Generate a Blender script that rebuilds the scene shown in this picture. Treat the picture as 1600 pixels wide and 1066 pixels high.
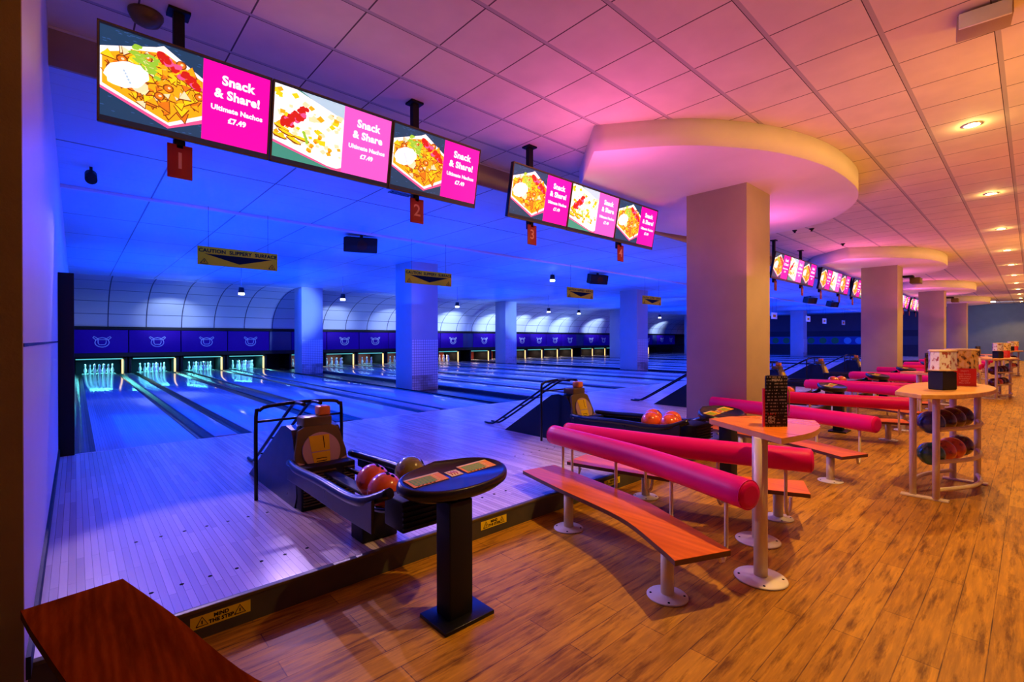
import bpy, bmesh, math, random
from mathutils import Vector, Matrix
random.seed(7)
PI = math.pi
D = bpy.data
SC = bpy.context.scene
COL = SC.collection
for o in list(D.objects): D.objects.remove(o)

# ---------------------------------------------------------------- camera
YAW, PITCH, ROLL, FPX, CAMZ = .8291, -.0032, -.0013, 744.5, 1.504
F = Vector((math.cos(YAW)*math.cos(PITCH), math.sin(YAW)*math.cos(PITCH), math.sin(PITCH)))
R = Vector((math.sin(YAW), -math.cos(YAW), 0)); U = R.cross(F)
R2 = R*math.cos(ROLL)+U*math.sin(ROLL); U2 = -R*math.sin(ROLL)+U*math.cos(ROLL)
cd = D.cameras.new('camera'); cam = D.objects.new('camera', cd); COL.objects.link(cam)
cd.sensor_width = 36; cd.lens = FPX/1600*36; cd.clip_start = .02; cd.clip_end = 300
cam.matrix_world = Matrix(((R2.x, U2.x, -F.x, 0), (R2.y, U2.y, -F.y, 0), (R2.z, U2.z, -F.z, CAMZ), (0, 0, 0, 1)))
SC.camera = cam
SC.view_settings.view_transform = 'Standard'; SC.view_settings.look = 'None'
SC.view_settings.gamma = 1; SC.view_settings.use_curve_mapping = False
SC.view_settings.exposure = 0.0
w = D.worlds.new('world'); SC.world = w; w.use_nodes = True
w.node_tree.nodes['Background'].inputs[0].default_value = (.05, .03, .08, 1)
w.node_tree.nodes['Background'].inputs[1].default_value = .15

# ---------------------------------------------------------------- key sizes
HZ = 3.968      # hall ceiling
LZ = 3.669      # lane ceiling
AZ = .15        # approach level
YS = 2.82       # step edge
YF = 7.68       # foul line
YM = 24.36      # pin masks
XE = 48.0       # far end of the room

# ---------------------------------------------------------------- lights
def light(kind, loc, energy, color, size=.3, tgt=None, angle=100, blend=.5, name='lamp_light', sy=None):
    ld = D.lights.new(name, kind); ld.energy = energy; ld.color = color
    if kind == 'AREA':
        ld.size = size
        if sy: ld.shape = 'RECTANGLE'; ld.size_y = sy
    elif kind == 'SPOT':
        ld.spot_size = math.radians(angle); ld.spot_blend = blend; ld.shadow_soft_size = size
    else: ld.shadow_soft_size = size
    o = D.objects.new(name, ld); COL.objects.link(o); o.location = loc
    if tgt is not None:
        o.rotation_euler = (Vector(tgt)-Vector(loc)).to_track_quat('-Z', 'Y').to_euler()
    return o
BLUE = (.0, .055, 1.0); WARM = (1., .56, .17); LAV = (.62, .42, 1.0); PINK = (1., .14, .50); AMBER = (1., .30, .03)
DOWNL = [3.78+3.83*i for i in range(0, 12)]          # recessed warm downlights, y = .47
for i, x in enumerate(DOWNL):
    light('SPOT', (x, .47, HZ-.03), 330 if i else 420, WARM, .05, (x, .47, 0), 126 if i else 98, .35, 'downlight_lamp')
    light('POINT', (x, .47, HZ-.045), 7, (1, .60, .17), .03, name='downlight_glow')
    if i < 9: light('AREA', (x-2, -.4, 2.6), 15, AMBER, 1.6, (x-2, .3, 4), name='hall_fill')  # unseen amber fill added to brighten the tiled ceiling
# lavender spots aimed back at the approach; first has a fixture, rest are unseen
SPOTS = [(.15, 7.9), (2.4, 7.9), (4.8, 7.9), (10.2, 7.9), (14.0, 7.9), (21.5, 7.9), (25, 7.9)]
for (x, y) in SPOTS:
    light('SPOT', (x, y, LZ-.3), 460, LAV, .04, (x+(.9 if x < 1 else .1), 1.7, 0), 36, .3, 'approach_spot')
# unseen warm fills added to brighten the canopy rims and the column faces
for k in range(4):
    cx = 7.26+10.9*k
    light('SPOT', (cx-.6, -2.9, 2.9), 560, (1., .52, .07), .25, (cx-.2, 1.9, 3.5), 74, .8, 'rim_fill')
    light('AREA', (cx-.9, 2.0, 2.4), 8, PINK, 1.2, (cx-.9, 2.1, 4), name='canopy_fill')  # unseen pink fill added to tint the canopy underside
# unseen pink fills added between the screens and the canopies
for x in (4.4, 9.0, 15.4, 19.6, 26.5, 31):
    light('AREA', (x, 3.3, 2.9), 16, PINK, .9, (x-.2, 3.0, 4), name='pink_fill', sy=.5)
# pale blue wall washers on the cove
for x in (2.6, 9.4, 12.6, 16.6, 20.0, 22.6, 24.6, 27.0, 31, 36, 41):
    light('SPOT', (x, 22.6, 2.1), 190 if x > 14 else 90, (.42, .60, 1.0), .05, (x+.2, YM, 2.55), 88, .8, 'cove_washer')
light('AREA', (45.0, 1.4, HZ-.1), 60, (.40, .60, 1.0), 1.2, (47, 1.4, 1.5), name='end_wall_lamp')
# blue lane lighting
for x in (2.0, 5.6, 10.5, 15.0, 21.0, 26.0, 32.0, 38.0, 44.0):
    light('AREA', (x, 9.5, 2.5), 120, BLUE, 3.0, (x, 9.5, 4), name='blue_uplight', sy=5)
    light('AREA', (x, 17.0, 2.5), 120, BLUE, 3.0, (x, 17.0, 4), name='blue_uplight', sy=5)
    light('AREA', (x, 8.0, LZ-.1), 230, BLUE, 3.0, (x, 7.6, 0), name='blue_downlight', sy=5)
    light('AREA', (x, 16.5, LZ-.1), 230, BLUE, 3.0, (x, 16.5, 0), name='blue_downlight', sy=8)

# ---------------------------------------------------------------- materials
class NT:
    def __init__(s, m): s.t = m.node_tree; s.n = s.t.nodes; s.l = s.t.links
    def new(s, k, **kw):
        n = s.n.new(k)
        for a, b in kw.items(): setattr(n, a, b)
        return n
    def put(s, sock, v):
        if hasattr(v, 'is_output') or isinstance(v, bpy.types.NodeSocket): s.l.new(v, sock)
        elif isinstance(v, (tuple, list)) and len(v) == 3 and sock.type == 'RGBA': sock.default_value = (*v, 1)
        else: sock.default_value = v
    def math(s, op, a, b=0., c=None):
        n = s.new('ShaderNodeMath', operation=op); s.put(n.inputs[0], a); s.put(n.inputs[1], b)
        if c is not None: s.put(n.inputs[2], c)
        return n.outputs[0]
    def mix(s, f, a, b, blend='MIX'):
        n = s.new('ShaderNodeMix', data_type='RGBA', blend_type=blend)
        s.put(n.inputs[0], f); s.put(n.inputs[6], a); s.put(n.inputs[7], b); return n.outputs[2]
    def ramp(s, f, stops):
        n = s.new('ShaderNodeValToRGB'); s.put(n.inputs[0], f)
        e = n.color_ramp.elements
        while len(e) < len(stops): e.new(.5)
        for q, (p, c) in zip(e, stops): q.position = p; q.color = (*c, 1)
        return n.outputs[0]
    def pos(s, kind='Object', scale=(1, 1, 1)):
        tc = s.new('ShaderNodeTexCoord'); mp = s.new('ShaderNodeMapping'); mp.inputs['Scale'].default_value = scale
        s.l.new(tc.outputs[kind], mp.inputs[0]); return mp.outputs[0]
    def noise(s, vec, scale, detail=3, rough=.5):
        n = s.new('ShaderNodeTexNoise'); s.put(n.inputs['Vector'], vec); n.inputs['Scale'].default_value = scale
        n.inputs['Detail'].default_value = detail; n.inputs['Roughness'].default_value = rough; return n.outputs[0]
    def sep(s, vec):
        n = s.new('ShaderNodeSeparateXYZ'); s.l.new(vec, n.inputs[0]); return n.outputs
    def seam(s, c, period, off, width):      # 1 on a seam line
        a = s.math('DIVIDE', s.math('SUBTRACT', c, off), period)
        f = s.math('ABSOLUTE', s.math('SUBTRACT', s.math('FRACT', s.math('ADD', a, 100.5)), .5))
        return s.math('LESS_THAN', f, width/period/2)
def M(name, color=(.5, .5, .5), rough=.5, metal=0., emit=None, es=1., coat=0., fn=None, spec=.5, rampbump=None):
    m = D.materials.new(name); m.use_nodes = True; nt = NT(m); b = m.node_tree.nodes['Principled BSDF']
    b.inputs['Base Color'].default_value = (*color, 1); b.inputs['Roughness'].default_value = rough
    b.inputs['Metallic'].default_value = metal; b.inputs['Coat Weight'].default_value = coat
    b.inputs['Specular IOR Level'].default_value = spec
    if emit: b.inputs['Emission Color'].default_value = (*emit, 1); b.inputs['Emission Strength'].default_value = es
    if fn: fn(nt, b)
    else:       # faint procedural variation so that nothing is perfectly flat
        n = nt.noise(nt.pos(), 9, 3)
        c2 = tuple(x*.82 for x in color)
        if not emit: nt.put(b.inputs['Base Color'], nt.mix(n, color, c2))
        nt.put(b.inputs['Roughness'], nt.math('ADD', nt.math('MULTIPLY', n, .12), max(0, rough-.06)))
    return m
def bump(nt, b, h, strength=.3, dist=.01):
    n = nt.new('ShaderNodeBump'); n.inputs['Strength'].default_value = strength; n.inputs['Distance'].default_value = dist
    nt.put(n.inputs['Height'], h); nt.put(b.inputs['Normal'], n.outputs[0])

def f_hallfloor(nt, b):
    p = nt.pos(); x, y, z = nt.sep(p)
    br = nt.new('ShaderNodeTexBrick'); br.offset = .37; nt.put(br.inputs['Vector'], p)
    br.inputs['Scale'].default_value = 1; br.inputs['Brick Width'].default_value = 1.1; br.inputs['Row Height'].default_value = .14
    br.inputs['Mortar Size'].default_value = .0025; br.inputs['Color1'].default_value = (.30, .13, .008, 1)
    br.inputs['Color2'].default_value = (.66, .34, .016, 1); br.inputs['Mortar'].default_value = (.05, .02, .008, 1)
    br.inputs['Bias'].default_value = .15
    gr = nt.noise(nt.pos(scale=(2.2, 26, 1)), 1.6, 6, .65)
    kn = nt.noise(nt.pos(scale=(1.7, 13, 1)), 1.5, 6, .68)
    c = nt.mix(nt.math('MULTIPLY', gr, .9), br.outputs[0], nt.ramp(gr, [(.35, (.10, .035, .01)), (.62, (.62, .30, .018))]))
    c = nt.mix(nt.ramp(kn, [(.50, (0, 0, 0)), (.66, (.8, .8, .8))]), c, (.10, .032, .003))
    nt.put(b.inputs['Base Color'], c)
    nt.put(b.inputs['Roughness'], nt.math('ADD', nt.math('MULTIPLY', gr, .25), .33)); b.inputs['Specular IOR Level'].default_value = .12
    bump(nt, b, nt.math('SUBTRACT', gr, br.outputs['Fac']), .25, .004)
def f_boards(c1, c2, cm, roww, rough, coat=0., long=.9):
    def f(nt, b):
        tc = nt.new('ShaderNodeTexCoord'); mp = nt.new('ShaderNodeMapping'); mp.inputs['Rotation'].default_value = (0, 0, PI/2)
        nt.l.new(tc.outputs['Object'], mp.inputs[0]); p = mp.outputs[0]
        br = nt.new('ShaderNodeTexBrick'); br.offset = .43; nt.put(br.inputs['Vector'], p)
        br.inputs['Scale'].default_value = 1; br.inputs['Brick Width'].default_value = long; br.inputs['Row Height'].default_value = roww
        br.inputs['Mortar Size'].default_value = .0014; br.inputs['Color1'].default_value = (*c1, 1)
        br.inputs['Color2'].default_value = (*c2, 1); br.inputs['Mortar'].default_value = (*cm, 1)
        g = nt.noise(nt.pos(scale=(30, 2, 1)), 2, 4)
        nt.put(b.inputs['Base Color'], nt.mix(nt.math('MULTIPLY', g, .25), br.outputs[0], cm))
        nt.put(b.inputs['Roughness'], nt.math('ADD', nt.math('MULTIPLY', g, .1), rough))
    return f
def f_tiles(nt, b):
    p = nt.pos(); x, y, z = nt.sep(p)
    T = .6359
    sx = nt.seam(x, T, 4.8011, .012); sx2 = nt.seam(x, T, 4.8011+.02, .004); sy = nt.seam(y, T, 1.4597, .034); e = nt.seam(y, T, 1.4597+.019, .006)
    n = nt.noise(p, 3.2, 3); n2 = nt.noise(p, 260, 2)
    base = nt.mix(n, (.84, .74, .60), (.64, .56, .46))
    rail = nt.mix(sy, (.10, .07, .06), (.46, .42, .38))
    c = nt.mix(nt.math('MAXIMUM', sx, sy), base, rail); c = nt.mix(e, c, (.05, .03, .03))
    nt.put(b.inputs['Base Color'], c); b.inputs['Roughness'].default_value = .8
    bump(nt, b, nt.math('MAXIMUM', nt.math('MULTIPLY', n2, .3), nt.math('MAXIMUM', sx, sy)), .35, .004)
def f_laneceil(nt, b):
    p = nt.pos(); x, y, z = nt.sep(p)
    sx = nt.seam(x, 1.195, .86, .02); sy = nt.seam(y, 2.0, 9.1, .03); s2 = nt.seam(y, .22, 9.1, .012)
    n = nt.noise(nt.pos(scale=(1, .35, 1)), 1.4, 4); n3 = nt.noise(nt.pos(scale=(.25, 5, 1)), 2.2, 4)
    c = nt.mix(n, (.50, .70, .84), (.38, .56, .70))
    c = nt.mix(nt.math('MULTIPLY', s2, nt.ramp(n3, [(.45, (0, 0, 0)), (.65, (.4, .4, .4))])), c, (.15, .15, .2))
    c = nt.mix(nt.math('MAXIMUM', sx, sy), c, (.10, .10, .14)); nt.put(b.inputs['Base Color'], c)
    nt.put(b.inputs['Roughness'], nt.math('ADD', nt.math('MULTIPLY', n, .2), .35))
def f_cove(nt, b):
    p = nt.pos(); x, y, z = nt.sep(p)
    sx = nt.seam(x, 1.195, .94, .035)
    tc = nt.new('ShaderNodeTexCoord'); u, v, _ = nt.sep(tc.outputs['UV'])
    sv = nt.seam(v, .2, 0., .007)
    c = nt.mix(nt.math('MAXIMUM', sx, sv), (.86, .86, .88), (.07, .07, .12)); nt.put(b.inputs['Base Color'], c)
    b.inputs['Roughness'].default_value = .5
def f_plaster(c1, c2, sc=2.5, rough=.7, bs=.12):
    def f(nt, b):
        n = nt.noise(nt.pos(), sc, 4); n2 = nt.noise(nt.pos(), 60, 3)
        nt.put(b.inputs['Base Color'], nt.mix(n, c1, c2)); b.inputs['Roughness'].default_value = rough
        bump(nt, b, n2, bs, .004)
    return f
def f_wood(c1, c2, c3, sc=1., rough=.3):
    def f(nt, b):
        wv = nt.noise(nt.pos(scale=(9*sc, 1.1*sc, 3)), 1.6, 5, .6)
        rings = nt.new('ShaderNodeTexWave'); nt.put(rings.inputs['Vector'], nt.pos(scale=(5*sc, .7*sc, 1)))
        rings.inputs['Scale'].default_value = 2.2; rings.inputs['Distortion'].default_value = 7; rings.inputs['Detail'].default_value = 3
        c = nt.mix(rings.outputs[1], c1, c2); c = nt.mix(nt.ramp(wv, [(.38, (.8, .8, .8)), (.6, (0, 0, 0))]), c, c3)
        nt.put(b.inputs['Base Color'], c); nt.put(b.inputs['Roughness'], nt.math('ADD', nt.math('MULTIPLY', wv, .2), rough-.1))
    return f
def f_tilebrick(nt, b):
    b.inputs['Specular IOR Level'].default_value = .3
    p = nt.pos(); x, y, z = nt.sep(p)
    s = nt.math('MAXIMUM', nt.seam(z, .072, 0, .012), nt.seam(nt.math('ADD', x, y), .072, 0, .012))
    n = nt.noise(p, 2.4, 4)
    dirt = nt.math('MULTIPLY', nt.math('LESS_THAN', z, .5), nt.ramp(n, [(.4, (0, 0, 0)), (.6, (.7, .7, .7))]))
    c = nt.mix(s, (.72, .70, .74), (.25, .24, .30)); nt.put(b.inputs['Base Color'], nt.mix(dirt, c, (.16, .12, .08)))
    b.inputs['Roughness'].default_value = .35
def f_ball(c1, c2, c3):
    def f(nt, b):
        n = nt.noise(nt.pos(), 7, 4, .6)
        c = nt.ramp(n, [(.32, c3), (.40, c2), (.62, c1)]); nt.put(b.inputs['Base Color'], c)
        b.inputs['Roughness'].default_value = .22; b.inputs['Coat Weight'].default_value = .5
    return f
def f_fabric(c1, c2):
    def f(nt, b):
        b.inputs['Specular IOR Level'].default_value = .18
        n = nt.noise(nt.pos(), 5, 3); n2 = nt.noise(nt.pos(), 180, 2)
        nt.put(b.inputs['Base Color'], nt.mix(n, c1, c2)); nt.put(b.inputs['Roughness'], .42)
        bump(nt, b, n2, .15, .002)
    return f
def f_menu(nt, b):      # rows of small grey print on black card
    p = nt.pos(); x, y, z = nt.sep(p)
    row = nt.math('LESS_THAN', nt.math('FRACT', nt.math('MULTIPLY', z, 46)), .38)
    n = nt.noise(nt.pos(scale=(140, 140, 20)), 1, 2)
    m = nt.math('MULTIPLY', row, nt.math('GREATER_THAN', n, .52))
    nt.put(b.inputs['Base Color'], nt.mix(m, (.012, .01, .012), (.30, .22, .2))); b.inputs['Roughness'].default_value = .35
def f_leaflets(c1, c2, c3):
    def f(nt, b):
        n = nt.noise(nt.pos(scale=(22, 22, 14)), 1.2, 3)
        nt.put(b.inputs['Base Color'], nt.ramp(n, [(.38, c1), (.46, c2), (.60, c3)])); b.inputs['Roughness'].default_value = .3
    return f

m = {}
m['hall_floor'] = M('wood_plank_floor', fn=f_hallfloor)
m['approach'] = M('maple_approach', fn=f_boards((.86, .74, .66), (.58, .46, .42), (.22, .13, .12), .036, .20))
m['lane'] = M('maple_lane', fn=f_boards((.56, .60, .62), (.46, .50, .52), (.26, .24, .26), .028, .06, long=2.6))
m['tiles'] = M('ceiling_tiles', fn=f_tiles)
m['laneceil'] = M('lane_ceiling_panels', fn=f_laneceil)
m['cove'] = M('cove_panels', fn=f_cove)
m['white_plaster'] = M('white_plaster', fn=f_plaster((.80, .76, .74), (.70, .66, .64), bs=.05))
m['column'] = M('column_paint', fn=f_plaster((.46, .36, .30), (.36, .28, .24)))
m['lanecol'] = M('lane_column_paint', fn=f_plaster((.50, .54, .58), (.42, .46, .50)))
m['olive_wall'] = M('ochre_wall', fn=f_plaster((.34, .29, .08), (.20, .17, .045), bs=.4))
m['wall_panel'] = M('wall_panel', fn=f_plaster((.74, .70, .74), (.66, .62, .68), bs=.04, rough=.45))
m['darkblue'] = M('navy_panel', (.012, .012, .03), .5)
m['endwall'] = M('slate_wall', fn=f_plaster((.16, .20, .24), (.11, .14, .18), bs=.05))
m['darkwall'] = M('dark_wall', fn=f_plaster((.05, .06, .10), (.035, .04, .08)))
m['bulk'] = M('bulkhead_paint', fn=f_plaster((.42, .33, .25), (.30, .22, .18)))
m['black'] = M('black_plastic', (.005, .005, .008), .30, coat=.15, spec=.35)
m['blackmat'] = M('black_matt', (.006, .006, .007), .6, spec=.3)
m['blackmetal'] = M('black_metal', (.012, .012, .016), .3, .5)
m['gutter'] = M('gutter_plastic', (.018, .02, .03), .22)
m['cap'] = M('lane_cap', (.32, .34, .38), .2)
m['darkcap'] = M('dark_cap', (.03, .03, .05), .25)
m['tilebrick'] = M('column_tiles', fn=f_tilebrick)
m['cream'] = M('cream_metal', (.84, .72, .40), .38, spec=.3)
m['creambase'] = M('cream_base_metal', (.84, .78, .62), .4, spec=.35)
m['benchwood'] = M('bench_wood', spec=.10, fn=f_wood((.92, .22, .010), (.80, .175, .010), (.60, .11, .006), .5, .32))
m['benchedge'] = M('bench_edge', (.12, .035, .012), .4)
m['darkbench'] = M('dark_bench_wood', spec=.0, fn=f_wood((.34, .052, .002), (.26, .034, .001), (.13, .016, .001), .8, .8))  # bench wood with the corner's shade painted into a darker tone
m['_x'] = M('dark_bench_wood', fn=f_wood((.46, .115, .022), (.34, .075, .014), (.20, .038, .008), .8, .34))
m['tablewood'] = M('table_wood', spec=.25, fn=f_wood((.90, .26, .02), (.80, .21, .016), (.62, .14, .01), .5, .30))
m['tableedge'] = M('table_edge', (.85, .42, .10), .4)
m['beech'] = M('beech_top', spec=.3, fn=f_wood((.80, .44, .10), (.72, .38, .085), (.60, .30, .06), .5, .35))
m['magenta'] = M('magenta_vinyl', fn=f_fabric((.78, .003, .17), (.66, .002, .13)))
m['red_ball'] = M('orange_ball', fn=f_ball((.85, .13, .02), (.70, .09, .015), (.10, .012, .006)))
m['olive_ball'] = M('olive_ball', fn=f_ball((.30, .26, .05), (.20, .17, .03), (.03, .03, .01)))
m['green_ball'] = M('green_ball', fn=f_ball((.03, .16, .06), (.02, .09, .04), (.004, .02, .01)))
m['dark_ball'] = M('maroon_ball', fn=f_ball((.12, .016, .018), (.06, .008, .012), (.012, .003, .006)))
m['navy_ball'] = M('navy_ball', fn=f_ball((.03, .05, .2), (.02, .03, .10), (.004, .005, .02)))
m['olive_plastic'] = M('olive_brown_plastic', (.15, .115, .03), .38, .2, spec=.3)
m['grey_disc'] = M('grey_disc', (.55, .42, .33), .4, .2)
m['yellow'] = M('yellow_label', (.95, .76, .01), .5, spec=.2)
m['yellowdull'] = M('ochre_sign', (.72, .30, .002), .7, spec=.05)
m['blackink'] = M('black_ink', (.006, .005, .005), .8, spec=.04)
m['whiteink'] = M('white_ink', (.85, .82, .80), .5)
m['redsign'] = M('red_sign', (.42, .018, .015), .45)
m['pinkink'] = M('pink_number', (.95, .45, .36), .5)
m['orangecap'] = M('orange_lamp_cap', (.90, .28, .02), .35)
m['mask'] = M('pin_mask_panel', (.045, .002, .30), .6, spec=.1)
m['maskdull'] = M('pin_mask_filler', (.02, .03, .16), .45)
m['logo'] = M('emblem_line', (.55, .55, .95), .4)
m['logow'] = M('emblem_line_pale', (.85, .82, .92), .4)
m['pin'] = M('pin_plastic', (.86, .86, .86), .25)
m['pinred'] = M('pin_stripe', (.7, .02, .02), .3)
m['pitback'] = M('pit_curtain', (.003, .006, .012), .8, spec=.05)
m['pitred'] = M('pit_red_curtain', (.28, .03, .015), .7)
m['pitlight'] = M('pit_light', (.5, .8, .8), emit=(.12, .85, .75), es=.55)
m['pityellow'] = M('pit_yellow_light', (.9, .7, .3), emit=(1., .62, .16), es=1.6)
m['lampglow'] = M('lamp_glow', (1, 1, 1), emit=(.85, .9, 1), es=9)
m['warmglow'] = M('warm_glow', (1, .8, .5), emit=(1, .68, .30), es=22)
m['greenglow'] = M('green_lamp', (.6, .9, .3), emit=(.75, 1, .35), es=7)
m['chrome'] = M('brushed_metal', (.62, .62, .64), .25, .9)
m['menu'] = M('menu_card', spec=.12, fn=f_menu)
m['redcard'] = M('red_card', (.72, .02, .015), .4)
m['white'] = M('white_plastic', (.8, .8, .8), .4)
m['leafwhite'] = M('leaflet_prints', fn=f_leaflets((.35, .06, .03), (.75, .74, .70), (.82, .80, .74)))
m['leafyellow'] = M('yellow_leaflet_prints', fn=f_leaflets((.10, .05, .02), (.80, .52, .08), (.85, .70, .3)))
m['creamtop'] = M('cream_display_lid', (.86, .66, .36), .35)
m['greendot'] = M('green_dot', (.02, .30, .06), .5)
m['bluedot'] = M('light_blue_dot', (.10, .50, .75), .5)
m['bluewall'] = M('blue_wall_band', (.02, .09, .34), .6)
def E_(n, c, s=1.): m[n] = M(n, c, .4, emit=c, es=s)
E_('scr_magenta', (.90, .0, .42)); E_('scr_pink', (.92, .11, .62)); E_('scr_white', (1., .99, .97), 1.1); E_('scr_navy', (.012, .05, .12))
E_('scr_blueweave', (.03, .10, .30)); E_('scr_yellow', (1., .62, .01), 1.15); E_('scr_gold', (1., .44, .01)); E_('scr_orange', (.80, .20, .01))
E_('scr_green', (.32, .62, .04)); E_('scr_red', (.62, .015, .01)); E_('scr_brown', (.22, .05, .005)); E_('scr_teal', (.05, .30, .22)); E_('scr_pale', (.95, .82, .45))
E_('scr_rim', (.85, .10, .30)); E_('scr_sky', (.45, .66, .8)); E_('scr_black', (.006, .008, .02))
m['stick_g'] = M('green_print', (.10, .46, .01), .5, spec=.1); m['stick_o'] = M('orange_print', (.95, .36, .0), .5, spec=.1); m['stick_w'] = M('cream_print', (.85, .66, .25), .5, spec=.1)

# ---------------------------------------------------------------- mesh helpers
class MB:
    def __init__(s): s.b = bmesh.new(); s.mi = 0; s.mats = []
    def use(s, mat):
        if mat not in s.mats: s.mats.append(mat)
        s.mi = s.mats.index(mat); return s
    def _tag(s, faces, smooth=False):
        for f in faces: f.material_index = s.mi; f.smooth = smooth
    def box(s, x0, y0, z0, x1, y1, z1, bev=0., mtx=None):
        t = bmesh.new(); bmesh.ops.create_cube(t, size=1)
        for v in t.verts: v.co = Vector(((x0+x1)/2+v.co.x*(x1-x0), (y0+y1)/2+v.co.y*(y1-y0), (z0+z1)/2+v.co.z*(z1-z0)))
        if bev: bmesh.ops.bevel(t, geom=list(t.edges), offset=bev, segments=2, affect='EDGES', profile=.5)
        return s._merge(t, mtx, bev > 0)
    def _merge(s, t, mtx=None, smooth=False):
        if mtx is not None: t.transform(mtx)
        mp = {v: s.b.verts.new(v.co) for v in t.verts}; fs = []
        for f in t.faces:
            try: fs.append(s.b.faces.new([mp[v] for v in f.verts]))
            except ValueError: pass
        s._tag(fs, smooth); t.free(); return s
    def cyl(s, x, y, z0, z1, r, r2=None, n=24, cap=True, mtx=None):
        t = bmesh.new(); r2 = r if r2 is None else r2
        a = [t.verts.new((x+r*math.cos(2*PI*i/n), y+r*math.sin(2*PI*i/n), z0)) for i in range(n)]
        b = [t.verts.new((x+r2*math.cos(2*PI*i/n), y+r2*math.sin(2*PI*i/n), z1)) for i in range(n)]
        sides = [t.faces.new((a[i], a[(i+1) % n], b[(i+1) % n], b[i])) for i in range(n)]
        if cap: t.faces.new(a[::-1]); t.faces.new(b)
        if mtx is not None: t.transform(mtx)
        mp = {v: s.b.verts.new(v.co) for v in t.verts}
        for i, f in enumerate(list(t.faces)):
            g = s.b.faces.new([mp[v] for v in f.verts]); g.material_index = s.mi; g.smooth = i < n
        t.free(); return s
    def lathe(s, prof, x=0, y=0, z=0, n=24, mtx=None):      # prof: (r, z) list
        t = bmesh.new(); rings = []
        for r, h in prof:
            rings.append([t.verts.new((x+max(r, 1e-5)*math.cos(2*PI*i/n), y+max(r, 1e-5)*math.sin(2*PI*i/n), z+h)) for i in range(n)])
        for a, b in zip(rings, rings[1:]):
            for i in range(n): t.faces.new((a[i], a[(i+1) % n], b[(i+1) % n], b[i]))
        t.faces.new(rings[0][::-1]); t.faces.new(rings[-1])
        return s._merge(t, mtx, True)
    def tube(s, pts, r, n=10, cap=True, rs=None):
        pts = [Vector(p) for p in pts]; rings = []
        up = Vector((0, 0, 1))
        for i, p in enumerate(pts):
            d = (pts[min(i+1, len(pts)-1)]-pts[max(i-1, 0)]).normalized()
            a = d.cross(up)
            if a.length < .05: a = d.cross(Vector((1, 0, 0)))
            if rings and a.dot(pa) < 0: a = -a
            a.normalize(); b = d.cross(a); pa = a; rr = rs[i] if rs else r
            rings.append([s.b.verts.new(p+a*rr*math.cos(2*PI*k/n)+b*rr*math.sin(2*PI*k/n)) for k in range(n)])
        fs = []
        for a, b in zip(rings, rings[1:]):
            fs += [s.b.faces.new((a[k], a[(k+1) % n], b[(k+1) % n], b[k])) for k in range(n)]
        s._tag(fs, True)
        if cap: s._tag([s.b.faces.new(rings[0][::-1]), s.b.faces.new(rings[-1])], False)
        return s
    def prism(s, poly, z0, z1, bev=0., mtx=None, topmat=None):
        t = bmesh.new(); a = [t.verts.new((x, y, z0)) for x, y in poly]; b = [t.verts.new((x, y, z1)) for x, y in poly]; n = len(poly)
        t.faces.new(a[::-1]); top = t.faces.new(b)
        for i in range(n): t.faces.new((a[i], a[(i+1) % n], b[(i+1) % n], b[i]))
        bmesh.ops.recalc_face_normals(t, faces=list(t.faces))
        if bev:
            ed = [e for e in t.edges if abs(e.verts[0].co.z-e.verts[1].co.z) < 1e-6]
            bmesh.ops.bevel(t, geom=ed, offset=bev, segments=2, affect='EDGES', profile=.5)
        return s._merge(t, mtx, False)
    def sphere(s, c, r, sc=(1, 1, 1), u=24, v=14, mtx=None):
        t = bmesh.new(); bmesh.ops.create_uvsphere(t, u_segments=u, v_segments=v, radius=r)
        for q in t.verts: q.co = Vector((c[0]+q.co.x*sc[0], c[1]+q.co.y*sc[1], c[2]+q.co.z*sc[2]))
        return s._merge(t, mtx, True)
    def quad(s, *p):
        s._tag([s.b.faces.new([s.b.verts.new(q) for q in p])]); return s
    def obj(s, name, mat=None, parent=None, loc=None, bevel=0.):
        me = D.meshes.new(name); bmesh.ops.recalc_face_normals(s.b, faces=list(s.b.faces)) if not getattr(s, 'keep', 0) else None
        s.b.to_mesh(me); s.b.free()
        for q in (s.mats or [mat]): me.materials.append(q)
        o = D.objects.new(name, me); COL.objects.link(o)
        if parent: o.parent = parent
        if loc: o.location = loc
        return o
def thing(name, label, cat, loc=(0, 0, 0), rz=0, group=None):
    o = D.objects.new(name, None); COL.objects.link(o); o.location = loc; o.rotation_euler = (0, 0, rz)
    o.empty_display_size = .1; return tag(o, label, cat, group)
def tag(o, label, cat, group=None):
    if len(label.split()) > 16: print('LONG', label)
    o['label'] = label; o['category'] = cat
    if group: o['group'] = group
    elif 'group' in o: del o['group']
    return o
def struct(o, label=None, cat=None):
    o['kind'] = 'structure'; o['label'] = label or o.name.replace('_', ' '); o['category'] = cat or o.name.split('_')[0].split('.')[0]; return o
def dup(root, loc, label, group=None, rz=None, scale=None):
    def cp(o, par):
        c = o.copy(); COL.objects.link(c)
        if par is not None: c.parent = par
        for ch in [q for q in KIDS.get(o.name, o.children)]: cp(ch, c)
        return c
    r = cp(root, None); r.location = loc
    if rz is not None: r.rotation_euler = (0, 0, rz)
    if scale is not None: r.scale = scale
    r['label'] = label
    if group: r['group'] = group
    return r
KIDS = {}
def text_mesh(txt, size, bold=.0, align='CENTER', ext=0., sx=1.):
    c = D.curves.new('t', 'FONT'); c.body = txt; c.size = size; c.offset = bold; c.align_x = align; c.align_y = 'CENTER'; c.extrude = ext
    c.resolution_u = 3; c.space_character = 1.04
    o = D.objects.new('t', c); COL.objects.link(o)
    bpy.context.view_layer.update()
    me = D.meshes.new_from_object(o.evaluated_get(bpy.context.evaluated_depsgraph_get()))
    D.objects.remove(o); D.curves.remove(c)
    return me
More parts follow.
